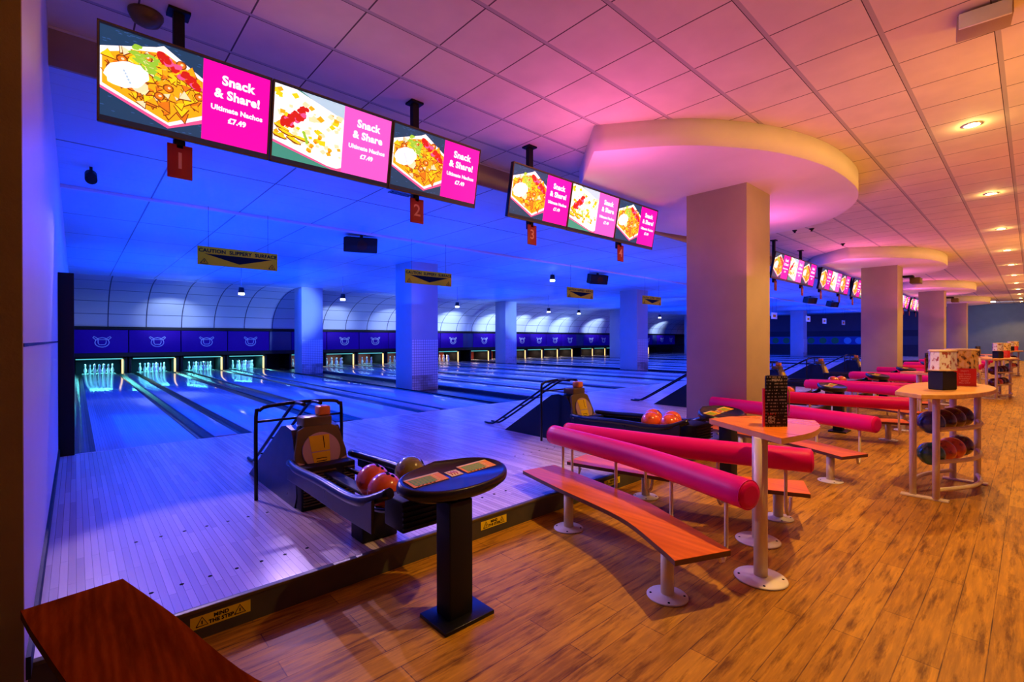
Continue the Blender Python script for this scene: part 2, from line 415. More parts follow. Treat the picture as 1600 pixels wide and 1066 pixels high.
def text(txt, size, mat, mtx, name='lettering', parent=None, bold=0., align='CENTER', thick=.0):
    me = text_mesh(txt, size, bold, align, thick); me.materials.clear(); me.materials.append(mat); me.transform(mtx)
    o = D.objects.new(name, me); COL.objects.link(o)
    if parent: o.parent = parent
    return o
# frames for flat work: plane facing -y (toward the hall) with x to the right
def face_mtx(x, y, z, tilt=0., rz=0.):
    # local X -> world X, local Y -> up, local Z -> -Y
    return Matrix.Translation((x, y, z)) @ Matrix.Rotation(rz, 4, 'Z') @ Matrix.Rotation(PI/2+tilt, 4, 'X')
def smooth_curve(pts, n):
    # Catmull-Rom through 2D/3D points
    P = [Vector(p) for p in pts]; P = [2*P[0]-P[1]]+P+[2*P[-1]-P[-2]]; out = []
    for i in range(1, len(P)-2):
        for k in range(n):
            t = k/n; a, b, c, d = P[i-1], P[i], P[i+1], P[i+2]
            out.append(.5*((2*b)+(c-a)*t+(2*a-5*b+4*c-d)*t*t+(3*b-a-3*c+d)*t**3))
    out.append(P[-2]); return out

# ================================================================ SETTING
b = MB(); b.box(-2.6, -3.5, -.1, XE, YS, 0); struct(b.obj('floor', m['hall_floor']), 'brown wood plank hall floor')
b = MB(); b.box(-.15, YS+.012, 0, XE, YF, AZ); struct(b.obj('floor', m['approach']), 'narrow maple board approach in front of the lanes')
b = MB(); b.box(-.15, YF, -.1, XE, 26.6, .02); struct(b.obj('floor', m['darkblue']), 'dark lane bed between gutters')
b = MB(); b.box(-.15, YS, 0, XE, YS+.012, AZ+.004); struct(b.obj('trim_1', M('step_riser', fn=f_plaster((.10, .085, .035), (.035, .03, .02), 6))), 'dark scuffed step riser along the approach')
b = MB(); b.box(-.15, YS-.004, AZ-.012, XE, YS+.035, AZ+.005, .002); struct(b.obj('trim_2', m['olive_plastic']), 'metal nosing on the step edge')
b = MB(); b.box(-2.6, -3.5, HZ, XE, 5.2, HZ+.1); struct(b.obj('ceiling', m['tiles']), 'square tiled suspended hall ceiling')
b = MB(); b.box(-.15, 5.23, LZ, XE, 21.0, LZ+.08); struct(b.obj('ceiling', m['laneceil']), 'panelled ceiling over the lanes')
b = MB(); b.box(-.15, 5.2, LZ-.01, XE, 5.23, HZ); struct(b.obj('trim_3', m['bulk']), 'brown bulkhead between the two ceilings')
b = MB(); b.box(-.15, 5.2, HZ-.02, XE, 5.19, HZ-.002).box(-.15, 9.08, LZ-.045, XE, 9.14, LZ, .005); struct(b.obj('trim_4', m['wall_panel']), 'narrow ledge across the lane ceiling')
# cove: a quarter ellipse from the lane ceiling down to the masks
t = bmesh.new(); uvl = t.loops.layers.uv.new('UVMap'); N = 24; rows = []
for i in range(N+1):
    a = PI/2*i/N; y = 21.0+(YM+.1-21.0)*math.sin(a); z = 2.0+(LZ-2.0)*math.cos(a)
    rows.append([t.verts.new((x, y, z)) for x in (-.15, XE)])
for i in range(N):
    f = t.faces.new((rows[i][0], rows[i][1], rows[i+1][1], rows[i+1][0])); f.smooth = True
    for lp, v in zip(f.loops, (i, i, i+1, i+1)): lp[uvl].uv = (0, v/N)
me = D.meshes.new('ceiling_cove'); t.to_mesh(me); t.free(); me.materials.append(m['cove'])
o = D.objects.new('ceiling_cove', me); COL.objects.link(o); struct(o, 'curved panel cove above the pin masks', 'ceiling')
md = o.modifiers.new('s', 'SOLIDIFY'); md.thickness = .04; md.offset = 1
# walls
b = MB(); b.box(-.25, 2.65, 0, -.15, 26.6, HZ); struct(b.obj('wall_left', m['wall_panel']), 'panelled left wall beside the first lane')
b = MB(); b.box(-.152, 2.66, 1.478, -.147, 7.6, 1.492); struct(b.obj('trim_5', m['darkcap']), 'joint between the left wall panels')
b = MB(); b.box(-2.6, 2.64, 0, -.152, 2.66, HZ).box(-2.6, 2.66, 0, -.26, 2.75, HZ); struct(b.obj('wall_end', m['olive_wall']), 'ochre wall end at the left edge')
b = MB(); b.box(-2.7, -3.5, 0, -2.6, 2.75, HZ); struct(b.obj('wall_side', m['olive_wall']), 'ochre side wall')
b = MB(); b.box(-2.7, -3.6, 0, XE, -3.5, HZ); struct(b.obj('wall_front', m['column']), 'wall behind the viewer')
b = MB(); b.box(XE, -3.6, 0, XE+.1, 5.2, HZ); struct(b.obj('wall_right', m['endwall']), 'slate blue end wall of the hall')
b = MB(); b.box(XE, 5.2, 0, XE+.1, 26.6, HZ); struct(b.obj('wall_right', m['darkwall']), 'dark end wall beyond the last lanes')
b = MB(); b.box(XE-.02, 5.6, .15, XE, 21, 1.05).box(XE-.02, 5.6, 1.72, XE, 21, 2.2); struct(b.obj('trim_6', m['darkblue']), 'dark bands on the far end wall')
b = MB(); b.box(XE-.025, 9.0, 1.05, XE, 21, 1.72); struct(b.obj('trim_7', m['bluewall']), 'blue band with dots on the far end wall')
for k, (yy, mt) in enumerate([(16.1, 'greendot'), (15.2, 'greendot'), (13.2, 'greendot'), (12.3, 'greendot'), (11.4, 'greendot'), (10.5, 'bluedot'), (9.7, 'bluedot')]):
    b = MB(); b.cyl(0, 0, 0, .01, .27, n=28, mtx=Matrix.Translation((XE-.026, yy, 1.37)) @ Matrix.Rotation(-PI/2, 4, 'Y'))
    tag(b.obj('wall_dot', m[mt]), '%s round dot on the far end wall, number %s from the left' % ('green' if mt == 'greendot' else 'light blue', ['one', 'two', 'three', 'four', 'five', 'six', 'seven'][k]), 'wall decoration', 'round dots on the far wall')
b = MB(); b.box(-.15, 26.5, 0, XE, 26.6, HZ); struct(b.obj('wall_back', m['darkblue']), 'dark wall behind the pin machines')
b = MB(); b.box(-.15, YM-.03, 1.90, XE, YM+.14, 2.03, .01); struct(b.obj('trim_8', m['blackmat']), 'black rail above the pin masks')
# black side board at the foul line
b = MB(); b.box(-.15, 7.6, AZ, -.01, 7.8, 2.29, .006); struct(b.obj('trim_9', m['blackmat']), 'black upright board beside the first lane')
b = MB(); b.box(-.15, 2.7, AZ, -.135, 7.6, AZ+.09); struct(b.obj('baseboard_left', m['blackmat']), 'black skirting on the left wall')

# columns
CX = [6.83+10.9*k for k in range(4)]
CY = 2.66
for k, cx in enumerate(CX):
    b = MB(); b.box(cx, CY, 0, cx+.86, CY+.88, LZ+.02, .006); struct(b.obj('wall_column', m['column']), ['nearest', 'second', 'third', 'fourth'][k]+' square hall column under an oval canopy', 'column')
# lane columns (tiled lower part on hall side)
for k, (cx, cy) in enumerate([(6.83, 11.55), (6.83, 20.2), (18.0, 11.6), (18.0, 20.2), (29.1, 11.6), (29.1, 20.2), (40.28, 11.6), (40.28, 20.2)]):
    b = MB(); b.use(m['lanecol']).box(cx, cy, .076, cx+.86, cy+.88, LZ+.02, .006)
    b.use(m['tilebrick']).box(cx+.01, cy-.02, .10, cx+.85, cy, 1.52, .004)
    struct(b.obj('wall_column', None), 'square column among the lanes, %s' % ['first from the left, nearer row', 'first from the left, farther row', 'second from the left, nearer row', 'second from the left, farther row', 'third from the left, nearer row', 'third from the left, farther row', 'fourth from the left, nearer row', 'fourth from the left, farther row'][k], 'column')
# canopies: rounded slab hung round each hall column; flat on the lane side
def canopy(cx):
    pts = []
    P = [(-2.85, .75), (-2.35, .08), (-1.9, -.30), (-1.25, -.66), (-.4, -.90), (.45, -.97), (1.3, -.92), (2.1, -.66), (2.85, -.15), (3.25, .55), (3.2, 1.25), (2.7, 1.9)]
    pts = [(v.x, v.y) for v in smooth_curve([(x, y, 0) for x, y in P], 6)]
    pts += [(v.x, v.y) for v in smooth_curve([(2.2, 2.25, 0), (1.0, 2.45, 0), (-.6, 2.3, 0), (-1.9, 1.75, 0)], 6)]
    t = MB(); t.prism([(cx+.43+x, CY+x*0+y) for x, y in pts], LZ, HZ+.01, .0)
    o = t.obj('ceiling_canopy', m['white_plaster'])
    for p in o.data.polygons:
        if abs(p.normal.z) < .3: p.use_smooth = True
    return o
for k, cx in enumerate(CX): struct(canopy(cx), ['nearest', 'second', 'third', 'fourth'][k]+' rounded canopy around a hall column', 'ceiling')

# ================================================================ LANES
ORD = ['first', 'second', 'third', 'fourth', 'fifth', 'sixth', 'seventh', 'eighth', 'ninth', 'tenth', 'eleventh', 'twelfth', 'thirteenth', 'fourteenth', 'fifteenth', 'sixteenth', 'seventeenth', 'eighteenth', 'nineteenth', 'twentieth', 'twenty-first', 'twenty-second', 'twenty-third', 'twenty-fourth']
LANES = [.70, 2.43, 4.16, 5.89] + [8.60+1.73*i for i in range(6)] + [19.75+1.72*i for i in range(6)] + [30.96+1.71*i for i in range(6)] + [42.0, 43.7]
LW = 1.04; GW = .20
def lane_obj():
    r = thing('bowling_lane', 'x', 'bowling lane')
    bb = MB(); bb.box(-LW/2, 0, -.12, LW/2, 18.2, 0, .002); bb.obj('lane_bed', m['lane'], r)
    for s in (-1, 1):
        bb = MB(); n = 8; x0 = s*LW/2; x1 = s*(LW/2+GW)
        pr = [(x0+(x1-x0)*i/n, -.015-.075*math.sin(PI*i/n)) for i in range(n+1)]
        for (xa, za), (xb, zb) in zip(pr, pr[1:]): bb.quad((xa, 0, za), (xb, 0, zb), (xb, 18.2, zb), (xa, 18.2, za))
        bb.quad(*[(x, 0, z) for x, z in pr], (x1, 0, -.1), (x0, 0, -.1))
        g = bb.obj('gutter', m['gutter'], r)
        for p in g.data.polygons: p.use_smooth = True
    return r
proto = lane_obj(); KIDS[proto.name] = list(proto.children)
for i, x in enumerate(LANES):
    o = proto if i == 0 else dup(proto, (0, 0, 0), '')
    o.location = (x, YF, AZ); tag(o, 'polished wooden bowling lane, %s counted from the left wall' % ORD[i], 'bowling lane', 'bowling lanes')
# dividers between lanes: wide pale cap within a pair, narrow dark cap between pairs
def divider(x0, x1, mat, label):
    bb = MB(); bb.box(x0, YF, .0, x1, YF+16.93, AZ+.012, .006)
    o = bb.obj('lane_divider', mat); tag(o, label, 'lane divider', 'strips between the lane gutters'); return o
for i in range(len(LANES)-1):
    a = LANES[i]+LW/2+GW; c = LANES[i+1]-LW/2-GW
    if c-a > .6: continue
    pair = (i in (0, 2)) or (i > 3 and (i-4) % 2 == 0)
    divider(a+.004, c-.004, m['cap'] if pair else m['darkcap'], ('pale' if pair else 'dark')+' strip between the %s and %s lanes from the left' % (ORD[i], ORD[i+1]))
bb = MB(); bb.box(-.14, YF, .0, -.05, 25.6, .13, .004); struct(bb.obj('trim_10', m['darkcap']), 'dark edge strip left of the first lane')
for k, (xa, xb) in enumerate([(6.64, 7.85), (17.985, 18.98), (29.08, 30.2), (40.25, 41.25)]):
    bb = MB(); bb.box(xa, YF, 0.02, xb, 24.3, .075, .004).box(xa, YF, .07, xa+.012, 24.3, AZ+.01).box(xb-.012, YF, .07, xb, 24.3, AZ+.01)
    tag(bb.obj('service_aisle', m['darkcap']), 'dark sunken aisle holding the %s row of lane columns' % ORD[k], 'aisle')
# foul-line dots and approach dots
bb = MB(); bb.box(-.1, YF-.035, AZ, XE-.2, YF-.028, AZ+.0012)
struct(bb.obj('trim_11', m['whiteink']), 'thin pale foul line')
bb = MB()
for x in LANES[:12]:
    for yy in (4.05, 3.18):
        for k in range(-3, 4): bb.cyl(x+k*.135, yy+.0, AZ, AZ+.0012, .011, n=10)
dots = bb.obj('trim_12', m['blackink']); struct(dots, 'small dark guide dots on the approach')

# pin end: masks, pits, pins
def emblem(x, z, s, mat):
    # a round outline head with two small handles: pin-and-ball line emblem
    L = []
    c = [(math.cos(a)*.105*1.0, math.sin(a)*.088-.012, 0) for a in [math.radians(q) for q in range(118, 425, 18)]]
    L.append(c)
    L.append([(-.06, .045, 0), (-.06, -.02, 0), (-.04, -.055, 0), (.04, -.055, 0), (.06, -.02, 0), (.06, .045, 0), (-.06, .045, 0)])
    L.append([(-.055, .07, 0), (0, .085, 0), (.055, .07, 0)])
    for sg in (-1, 1):
        L.append([(sg*.06, .06, 0), (sg*.09, .085, 0), (sg*.12, .105, 0), (sg*.135, .085, 0), (sg*.11, .06, 0), (sg*.085, .03, 0)])
    bb = MB(); mt = face_mtx(x, YM-.045, z)
    for q in L: bb.tube([mt @ (Vector(p)*s) for p in q], .0078*s, 6)
    return bb
for i, x in enumerate(LANES):
    r = thing('pin_mask', 'deep blue panel with pale line emblem above the %s lane from left' % ORD[i], 'mask panel', (0, 0, 0), group='mask panels above the pins')
    x0 = x-.86; x1 = x+.86
    bb = MB(); bb.box(x0+.01, YM-.03, 1.0, x1-.01, YM+.02, 1.895, .008); bb.obj('panel', m['mask'], r)
    emblem(x+.06, 1.43, 2.0, None).obj('emblem', m['logo'] if i < 4 else m['logow'], r)
for k, (xa, xb) in enumerate([(6.76, 7.73), (18.1, 18.88), (29.2, 30.08), (40.39, 41.1)]):
    bb = MB(); bb.box(xa, YM-.03, 1.0, xb, YM+.02, 1.895, .008); tag(bb.obj('mask_filler', m['maskdull']), 'plain blue filler panel at the %s column row' % ORD[k], 'mask panel')
b = MB(); b.box(-.15, YM-.01, .84, XE, YM+.05, 1.0); struct(b.obj('trim_13', m['blackmat']), 'black strip below the pin masks')
def pit(i, x):
    pr = i % 2 == (1 if i < 4 else 1)
    r = thing('pin_pit', 'dark pin pit with glowing edges behind the %s lane from left' % ORD[i], 'pin pit', (x, YM+.3, AZ), group='pin pits')
    bb = MB(); bb.box(-.70, 1.6, -.1, .70, 1.66, .80); bb.obj('curtain', m['pitback'] if i < 4 else m['pitred'], r)
    for s in (-1, 1):
        bb = MB(); bb.box(s*.80-.045, .0, -.1, s*.80+.045, 1.7, .80, .008); bb.obj('side_wall', m['blackmat'], r)
    bb = MB(); bb.box(-.70, .1, .58, .70, .14, .62); bb.obj('light_bar', m['pitlight'], r)
    bb = MB(); bb.box(.66, -.02, .0, .72, .03, .58, .006); bb.obj('glowing_post', m['pityellow'], r)
    bb = MB(); bb.box(-.72, .14, .60, .72, 1.6, .80); bb.obj('hood', m['blackmat'], r)
    return r
for i, x in enumerate(LANES[:22]): pit(i, x)
for i, x in enumerate(LANES[:18]):
    light('AREA', (x, 25.6, .70), 55 if i < 4 else 18, (.15, .90, .95) if i < 4 else ((.3, .8, 1) if i < 8 else (1, .7, .5)), .9, (x, 25.6, 0), name='pit_lamp', sy=.3)
PINP = [(.0255, 0), (.0286, .02), (.045, .08), (.0605, .115), (.045, .185), (.025, .24), (.0235, .255), (.0285, .30), (.032, .335), (.026, .365), (.008, .381)]
def pin_obj():
    r = thing('bowling_pin', 'x', 'bowling pin')
    bb = MB(); bb.lathe(PINP, n=14); bb.obj('body', m['pin'], r)
    bb = MB(); bb.lathe([(.0255, .262), (.0262, .264), (.0262, .272), (.0268, .274)], n=14); bb.obj('stripe', m['pinred'], r)
    return r
pinp = pin_obj(); KIDS[pinp.name] = list(pinp.children)
PN = [(0, 0, 'head pin'), (-.153, .264, 'second row left'), (.153, .264, 'second row right'), (-.305, .528, 'third row left'), (0, .528, 'third row centre'), (.305, .528, 'third row right'),
      (-.457, .792, 'back row leftmost'), (-.153, .792, 'back row inner left'), (.153, .792, 'back row inner right'), (.457, .792, 'back row rightmost')]
first = True
for i, x in enumerate(LANES[:10]):
    for dx, dy, nm in PN:
        if first: o = pinp; first = False
        else: o = dup(pinp, (0, 0, 0), '')
        o.location = (x+dx*.92, 24.72+dy, AZ)
        tag(o, 'white bowling pin, %s, on the %s lane from the left' % (nm, ORD[i]), 'bowling pin', 'pins at the end of the %s lane' % ORD[i])

# ================================================================ MONITORS
TILT = math.radians(10.5)
MW, MH = 1.065, .64
def scr_poly(bb, mat, pts, z, W=MW-.03, H=MH-.07):
    # pts in 0..1 screen coordinates (x right, y up)
    bb.use(mat); vs = [bb.b.verts.new(((x-.5)*W, (y-.5)*H+.012, z)) for x, y in pts]
    f = bb.b.faces.new(vs); f.material_index = bb.mi
    f.normal_update()
    if f.normal.z < 0: f.normal_flip()
def blob(cx, cy, rx, ry, n=14, jit=.12, rot=0., rnd=None):
    rr = rnd or random
    out = []
    for i in range(n):
        a = 2*PI*i/n; k = 1+rr.uniform(-jit, jit); px = math.cos(a)*rx*k; py = math.sin(a)*ry*k
        out.append((cx+px*math.cos(rot)-py*math.sin(rot), cy+(px*math.sin(rot)+py*math.cos(rot))))
    return out
def food(style):
    # coordinates: x 0..0.565 is the photograph half
    rr = random.Random(3+style); bb = MB(); bb.keep = 1; z = .0008; XM = .56
    def cl(p): return [(min(max(x, .0), XM), min(max(y, 0), 1)) for x, y in p]
    def tryp(mat, pts, z):
        try: scr_poly(bb, mat, cl(pts), z)
        except ValueError: pass
    if style == 0:
        tryp(m['scr_navy'], [(0, 0), (XM, 0), (XM, 1), (0, 1)], z)
        for k in range(60):
            x = rr.uniform(0, XM); y = rr.choice([rr.uniform(0, .28), rr.uniform(.82, 1)]); tryp(m['scr_blueweave'], blob(x, y, .012, .005, 5), z+.0002)
        tryp(m['scr_rim'], [(0, .30), (.36, .02), (XM, .18), (XM, .30), (0, .6)], z+.0003)
        tryp(m['scr_white'], [(0, .33), (.37, .055), (XM, .23), (XM, .74), (.33, .98), (.29, .94), (0, .76)], z+.0005)
        tryp(m['scr_gold'], [(.01, .36), (.36, .09), (XM, .28), (XM, .70), (.34, .90), (.2, .84), (.01, .70)], z+.0007)
        cols = ['scr_yellow', 'scr_yellow', 'scr_gold', 'scr_orange', 'scr_pale']
        q = 0
        for k in range(150):
            x = rr.uniform(.02, .55); y = rr.uniform(.12, .86)
            if y < .36-.27*(x-.01)/.35+.03 and x < .36: continue
            if x >= .36 and y < .12+(x-.36)*.9: continue
            if y > .73+.5*x-.0 or (x > .34 and y > .93-(x-.34)*.9): continue
            a = rr.uniform(0, PI); s = rr.uniform(.02, .05); q += 1
            tri = [(x+s*math.cos(a+t), y+1.5*s*math.sin(a+t)) for t in (0, 2.0+rr.uniform(-.3, .3), 4.2)]
            tri2 = [(x+1.2*(px-x), y+1.2*(py-y)-.008) for px, py in tri]
            zz = z+.0008+q*6e-6
            tryp(m['scr_brown'], tri2, zz); tryp(m[rr.choice(cols)], tri, zz+3e-6)
        z2 = z+.002
        for (x, y) in [(.11, .68), (.36, .50), (.38, .76), (.06, .55), (.16, .40), (.43, .82), (.31, .38), (.54, .5), (.24, .78)]:
            tryp(m['scr_brown'], blob(x, y, .032, .05, 12, .06), z2); tryp(m['scr_orange'], blob(x, y, .024, .038, 12, .06), z2+2e-5)
            tryp(m['scr_pale'], blob(x+.004, y+.006, .009, .014, 8), z2+4e-5)
        for k in range(26):
            x = .24+rr.uniform(-.08, .08); y = .72+rr.uniform(-.13, .12)-(x-.24)*.8
            tryp(m['scr_green'], blob(x, y, .03, .02, 8, .3, rr.uniform(0, 3)), z2+1e-4+k*5e-6)
        for k in range(16):
            x = .24+rr.uniform(-.08, .09); y = .72+rr.uniform(-.1, .1)-(x-.24)*.8; a = rr.uniform(0, 3)
            tryp(m['scr_pale'], [(x, y), (x+.03*math.cos(a), y+.04*math.sin(a)), (x+.03*math.cos(a)+.004, y+.04*math.sin(a)+.006)], z2+3e-4+k*3e-6)
        for k in range(26):
            u = rr.random(); x = .30+u*.24; y = .86-u*.26+rr.uniform(-.05, .05)
            tryp(m['scr_red'] if k % 4 else m['scr_rim'], blob(x, y, .024, .034, 9, .2), z2+2e-4+k*5e-6)
        tryp(m['scr_white'], blob(.135, .52, .105, .16, 22, .07, -.35), z2+5e-4)
        tryp(m['scr_pale'], blob(.20, .43, .05, .07, 12, .1), z2+4.5e-4)
        for k in range(5): tryp(m['scr_sky'], blob(.12+.008*k, .56-.03*k, .007, .014, 8), z2+6e-4)
    else:
        tryp(m['scr_teal'], [(0, 0), (XM, 0), (XM, 1), (0, 1)], z)
        tryp(m['scr_sky'], [(.2, 1), (XM, .72), (XM, 1)], z+.0002)
        tryp(m['scr_rim'], [(0, .20), (.48, -.0), (XM, .0), (XM, .2), (0, .5)], z+.0003)
        tryp(m['scr_white'], [(0, .235), (.44, .04), (.52, .03), (XM, .06), (XM, .78), (.16, 1), (0, 1)], z+.0005)
        q = 0
        for k in range(150):
            x = rr.uniform(.0, .55); y = rr.uniform(.06, .96)
            if y < .28-.42*x+.05 or (y > 1.02-.45*x): continue
            if rr.random() < (.2 if x < .3 and y < .5 else .55): continue
            a = rr.uniform(0, PI); s = rr.uniform(.014, .036); q += 1
            tri = [(x+s*math.cos(a+t), y+1.4*s*math.sin(a+t)) for t in (0, 1.7, 3.2, 4.6)]
            tryp(m[rr.choice(['scr_yellow', 'scr_pale', 'scr_gold', 'scr_pale'])], tri, z+.0008+q*6e-6)
        z2 = z+.002
        for (x, y, a) in [(.06, .42, -.5), (.10, .36, -.5), (.16, .28, -.6), (.04, .30, -.4), (.22, .33, -.3)]:
            tryp(m['scr_brown'], blob(x, y, .07, .028, 10, .1, a), z2); tryp(m['scr_yellow'], blob(x, y+.01, .065, .018, 10, .1, a), z2+3e-5)
        for k in range(40):
            u = rr.random(); x = .09+u*.13+rr.uniform(-.03, .03); y = .50+u*.22+rr.uniform(-.05, .05)
            tryp(m['scr_red'] if k % 5 else m['scr_rim'], blob(x, y, .024, .034, 9, .25), z2+1e-4+k*5e-6)
        for k in range(8): tryp(m['scr_green'], blob(.23+.005*k, .44-.02*k, .014, .02, 7, .3), z2+4e-4+k*5e-6)
        for (x, y) in [(.30, .27), (.33, .35), (.28, .2), (.36, .42), (.45, .27)]:
            tryp(m['scr_gold'], blob(x, y, .02, .035, 9, .3), z2+5e-4); tryp(m['scr_orange'], blob(x, y-.02, .01, .014, 7, .2), z2+6e-4)
    return bb
def advert(parent, style):
    # flat lettering and picture on the lit screen
    pn = MB(); pn.keep = 1
    scr_poly(pn, m['scr_magenta'] if style == 0 else m['scr_pink'], [(.56, 0), (1, 0), (1, 1), (.56, 1)], .0008)
    pn.use(m['scr_black'])
    W, H = MW-.03, MH-.07
    me = []
    mt = m['scr_white']
    x = (.785-.5)*W
    ob = pn.obj('message_panel', None, parent)
    parts = [('Snack', .092, .80, .0035), ('& Share!' if style == 0 else '& Share', .088, .625, .0035), ('Ultimate Nachos', .050, .44, .0022), ('\u00a37.49', .054, .31, .0025)]
    for tx, s, yy, bo in parts:
        text(tx, s, mt, Matrix.Translation((x, (yy-.5)*H+.012, .0016)), 'lettering', ob, bo)
    food(style).obj('food_picture', None, parent)
def make_monitor(style):
    r = thing('advert_screen', 'x', 'screen')
    bb = MB(); bb.box(-MW/2, -MH/2, -.055, MW/2, MH/2, -.001, .008); bb.obj('casing', m['black'], r)
    bb = MB()
    for (x0, y0, x1, y1) in [(-MW/2, -MH/2, MW/2, -MH/2+.012), (-MW/2, MH/2-.010, MW/2, MH/2), (-MW/2, -MH/2, -MW/2+.01, MH/2), (MW/2-.01, -MH/2, MW/2, MH/2)]:
        bb.box(x0, y0, -.004, x1, y1, .004, .001)
    bb.obj('bezel', m['olive_plastic'], r)
    bb = MB(); bb.box(-MW/2+.01, -MH/2+.012, -.001, MW/2-.01, MH/2-.01, .0004); bb.obj('display', m['scr_black'], r)
    advert(r, style)
    return r
mon = [make_monitor(0), make_monitor(1)]
for q in mon:
    for o in q.children: KIDS[o.name] = list(o.children)
    KIDS[q.name] = list(q.children)
used = [0, 0]
MY = 4.19; MZ = 3.295
def orient(o, x):
    o.rotation_mode = 'XYZ'; o.location = (x, MY, MZ); o.rotation_euler = (PI/2+TILT, 0, 0)
NUMN = ['one', 'two', 'three', 'four', 'five', 'six', 'seven', 'eight', 'nine', 'ten', 'eleven', 'twelve', 'thirteen', 'fourteen']
ROWS = [(.11, 1), (3.82, 3), (12.35, 7), (16.1, 9), (19.85, 11), (27.7, 15), (31.4, 17)]
RN = ['nearest', 'second', 'third', 'fourth', 'fifth', 'sixth', 'farthest']
for ri, (sx, num) in enumerate(ROWS):
    for k in range(3):
        st = 1 if k == 1 else 0
        if not used[st]: o = mon[st]; used[st] = 1
        else: o = dup(mon[st], (0, 0, 0), '')
        orient(o, sx+MW/2+k*(MW+.008))
        tag(o, '%s advert screen of the %s hanging row, nachos picture beside %s panel' % (['left', 'middle', 'right'][k], RN[ri], ['magenta', 'pale pink', 'magenta'][k]), 'screen', 'advert screens in the %s hanging row' % RN[ri])
    for k, dx in enumerate((.47, 2.50 if ri != 1 else 2.40)):
        bb = MB(); bb.box(sx+dx-.035, MY+.125, MZ-.38, sx+dx+.035, MY+.185, HZ).box(sx+dx-.07, MY+.09, HZ-.02, sx+dx+.07, MY+.22, HZ)
        tag(bb.obj('hanger_pole', m['blackmat']), 'black ceiling pole holding the %s end of the %s row of screens' % (['left', 'right'][k], RN[ri]), 'pole', 'screen hanger poles')
        z1 = 2.955
        r = thing('lane_number_sign', 'small red sign%s hanging under the %s end of the %s row of screens' % (' reading %d' % (num+k) if ri < 2 else '', ['left', 'right'][k], RN[ri]), 'sign', (sx+dx+.0, MY+.115, z1-.12), group='red lane number signs')
        bb = MB(); bb.box(-.078, -.006, -.125, .078, .006, .125, .002); bb.obj('plate', m['redsign'], r)
        bb = MB(); bb.box(-.02, -.006, .1, .02, .006, .16); bb.obj('bracket', m['blackmat'], r)
        text(str(num+k), .17, m['pinkink'], face_mtx(0, -.0075, 0), 'number', r, .002)

# ================================================================ BENCHES
# seat outline relative to the bench axis (mirror for the other side)
FR = [(-.45, 3.13), (-.59, 2.58), (-.75, 1.88), (-.97, 1.46), (-1.07, 1.30)]
BK = [(-.09, 3.07), (-.16, 2.72), (-.33, 2.0), (-.50, 1.60), (-.72, 1.15)]
BO = [(-.10, 3.06), (-.17, 2.6), (-.27, 2.05), (-.42, 1.55), (-.57, 1.12)]
SEAT = .31
def make_bench(side, wood, edge, back=True, SEAT=.31):
    r = thing('curved_bench', 'x', 'bench')
    fr = [(side*v.x, v.y) for v in smooth_curve([(x, y, 0) for x, y in FR], 6)]
    bk = [(side*v.x, v.y) for v in smooth_curve([(x, y, 0) for x, y in BK], 6)]
    poly = fr+bk[::-1]
    bb = MB(); bb.use(edge).prism(poly, SEAT-.032, SEAT-.003, .0); bb.use(wood).prism(poly, SEAT-.003, SEAT, .0); s = bb.obj('seat', None, r)
    for (x, y) in [(-.56, 2.49), (-.90, 1.44)]:
        x *= side
        bb = MB(); bb.cyl(x, y, .012, SEAT-.03, .038, n=20); lg = bb.obj('leg', m['cream'], r)
        bb = MB(); bb.use(m['creambase']).lathe([(.115, 0), (.118, .004), (.112, .010), (.05, .014), (.044, .02)], x, y, 0, 28)
        bb.use(m['blackink'])
        for a in range(4): bb.cyl(x+.095*math.cos(a*PI/2+.6), y+.095*math.sin(a*PI/2+.6), .008, .0135, .007, n=8)
        bb.obj('base_plate', None, lg)
    if not back: return r
    pts = [(side*v.x, v.y, .60) for v in smooth_curve([(x, y, 0) for x, y in BO], 6)]
    # rounded bolster ends
    P = [Vector(p) for p in pts]; d0 = (P[0]-P[1]).normalized(); d1 = (P[-1]-P[-2]).normalized(); R_ = .088
    pre = [(P[0]+d0*.030, R_*.62), (P[0]+d0*.026, R_*.80), (P[0]+d0*.014, R_*.94)]; post = [(P[-1]+d1*.014, R_*.94), (P[-1]+d1*.026, R_*.80), (P[-1]+d1*.030, R_*.62)]
    allp = pre+[(p, R_) for p in P]+post
    bb = MB(); bb.tube([p for p, _ in allp], R_, 24, True, [q for _, q in allp]); bo = bb.obj('bolster', m['magenta'], r)
    for e, dr, in ((P[-1], d1), (P[0], d0)):
        rot = dr.to_track_quat('Z', 'Y').to_matrix().to_4x4(); ring = [Matrix.Translation(e+dr*.012) @ rot @ Vector((R_*.97*math.cos(a*PI/12), R_*.97*math.sin(a*PI/12), 0)) for a in range(25)]
        bb = MB(); bb.tube(ring, .0035, 6, False); bb.obj('piping', m['magenta'], bo)
    # J-shaped posts: down from the bolster, hooked under the seat
    C = smooth_curve([(x, y, 0) for x, y in BO], 12); S = smooth_curve([(x, y, 0) for x, y in BK], 12)
    for f in (.06, .40, .68, .93):
        i = int(f*(len(C)-1)); c = C[i]; s_ = S[i]
        ox = .055
        xb = side*min(max(c.x, s_.x+.035), c.x+.075); yb = c.y; top = Vector((xb, yb, .56))
        pts = [top, Vector((xb, yb, .42)), Vector((xb, yb, .25)), Vector((xb-side*.01, yb, .20)), Vector((xb-side*.045, yb, .165)), Vector((xb-side*.085, yb, .175)), Vector((xb-side*.11, yb, .22)), Vector((xb-side*.112, yb, SEAT-.03))]
        bb = MB(); bb.tube(pts, .0125, 10); bb.obj('post', m['cream'], r)
    return r
AXES_L = [3.45, 6.79, 10.95, 14.4, 17.55, 21.9, 25.3, 28.4]       # bench facing the left-hand console
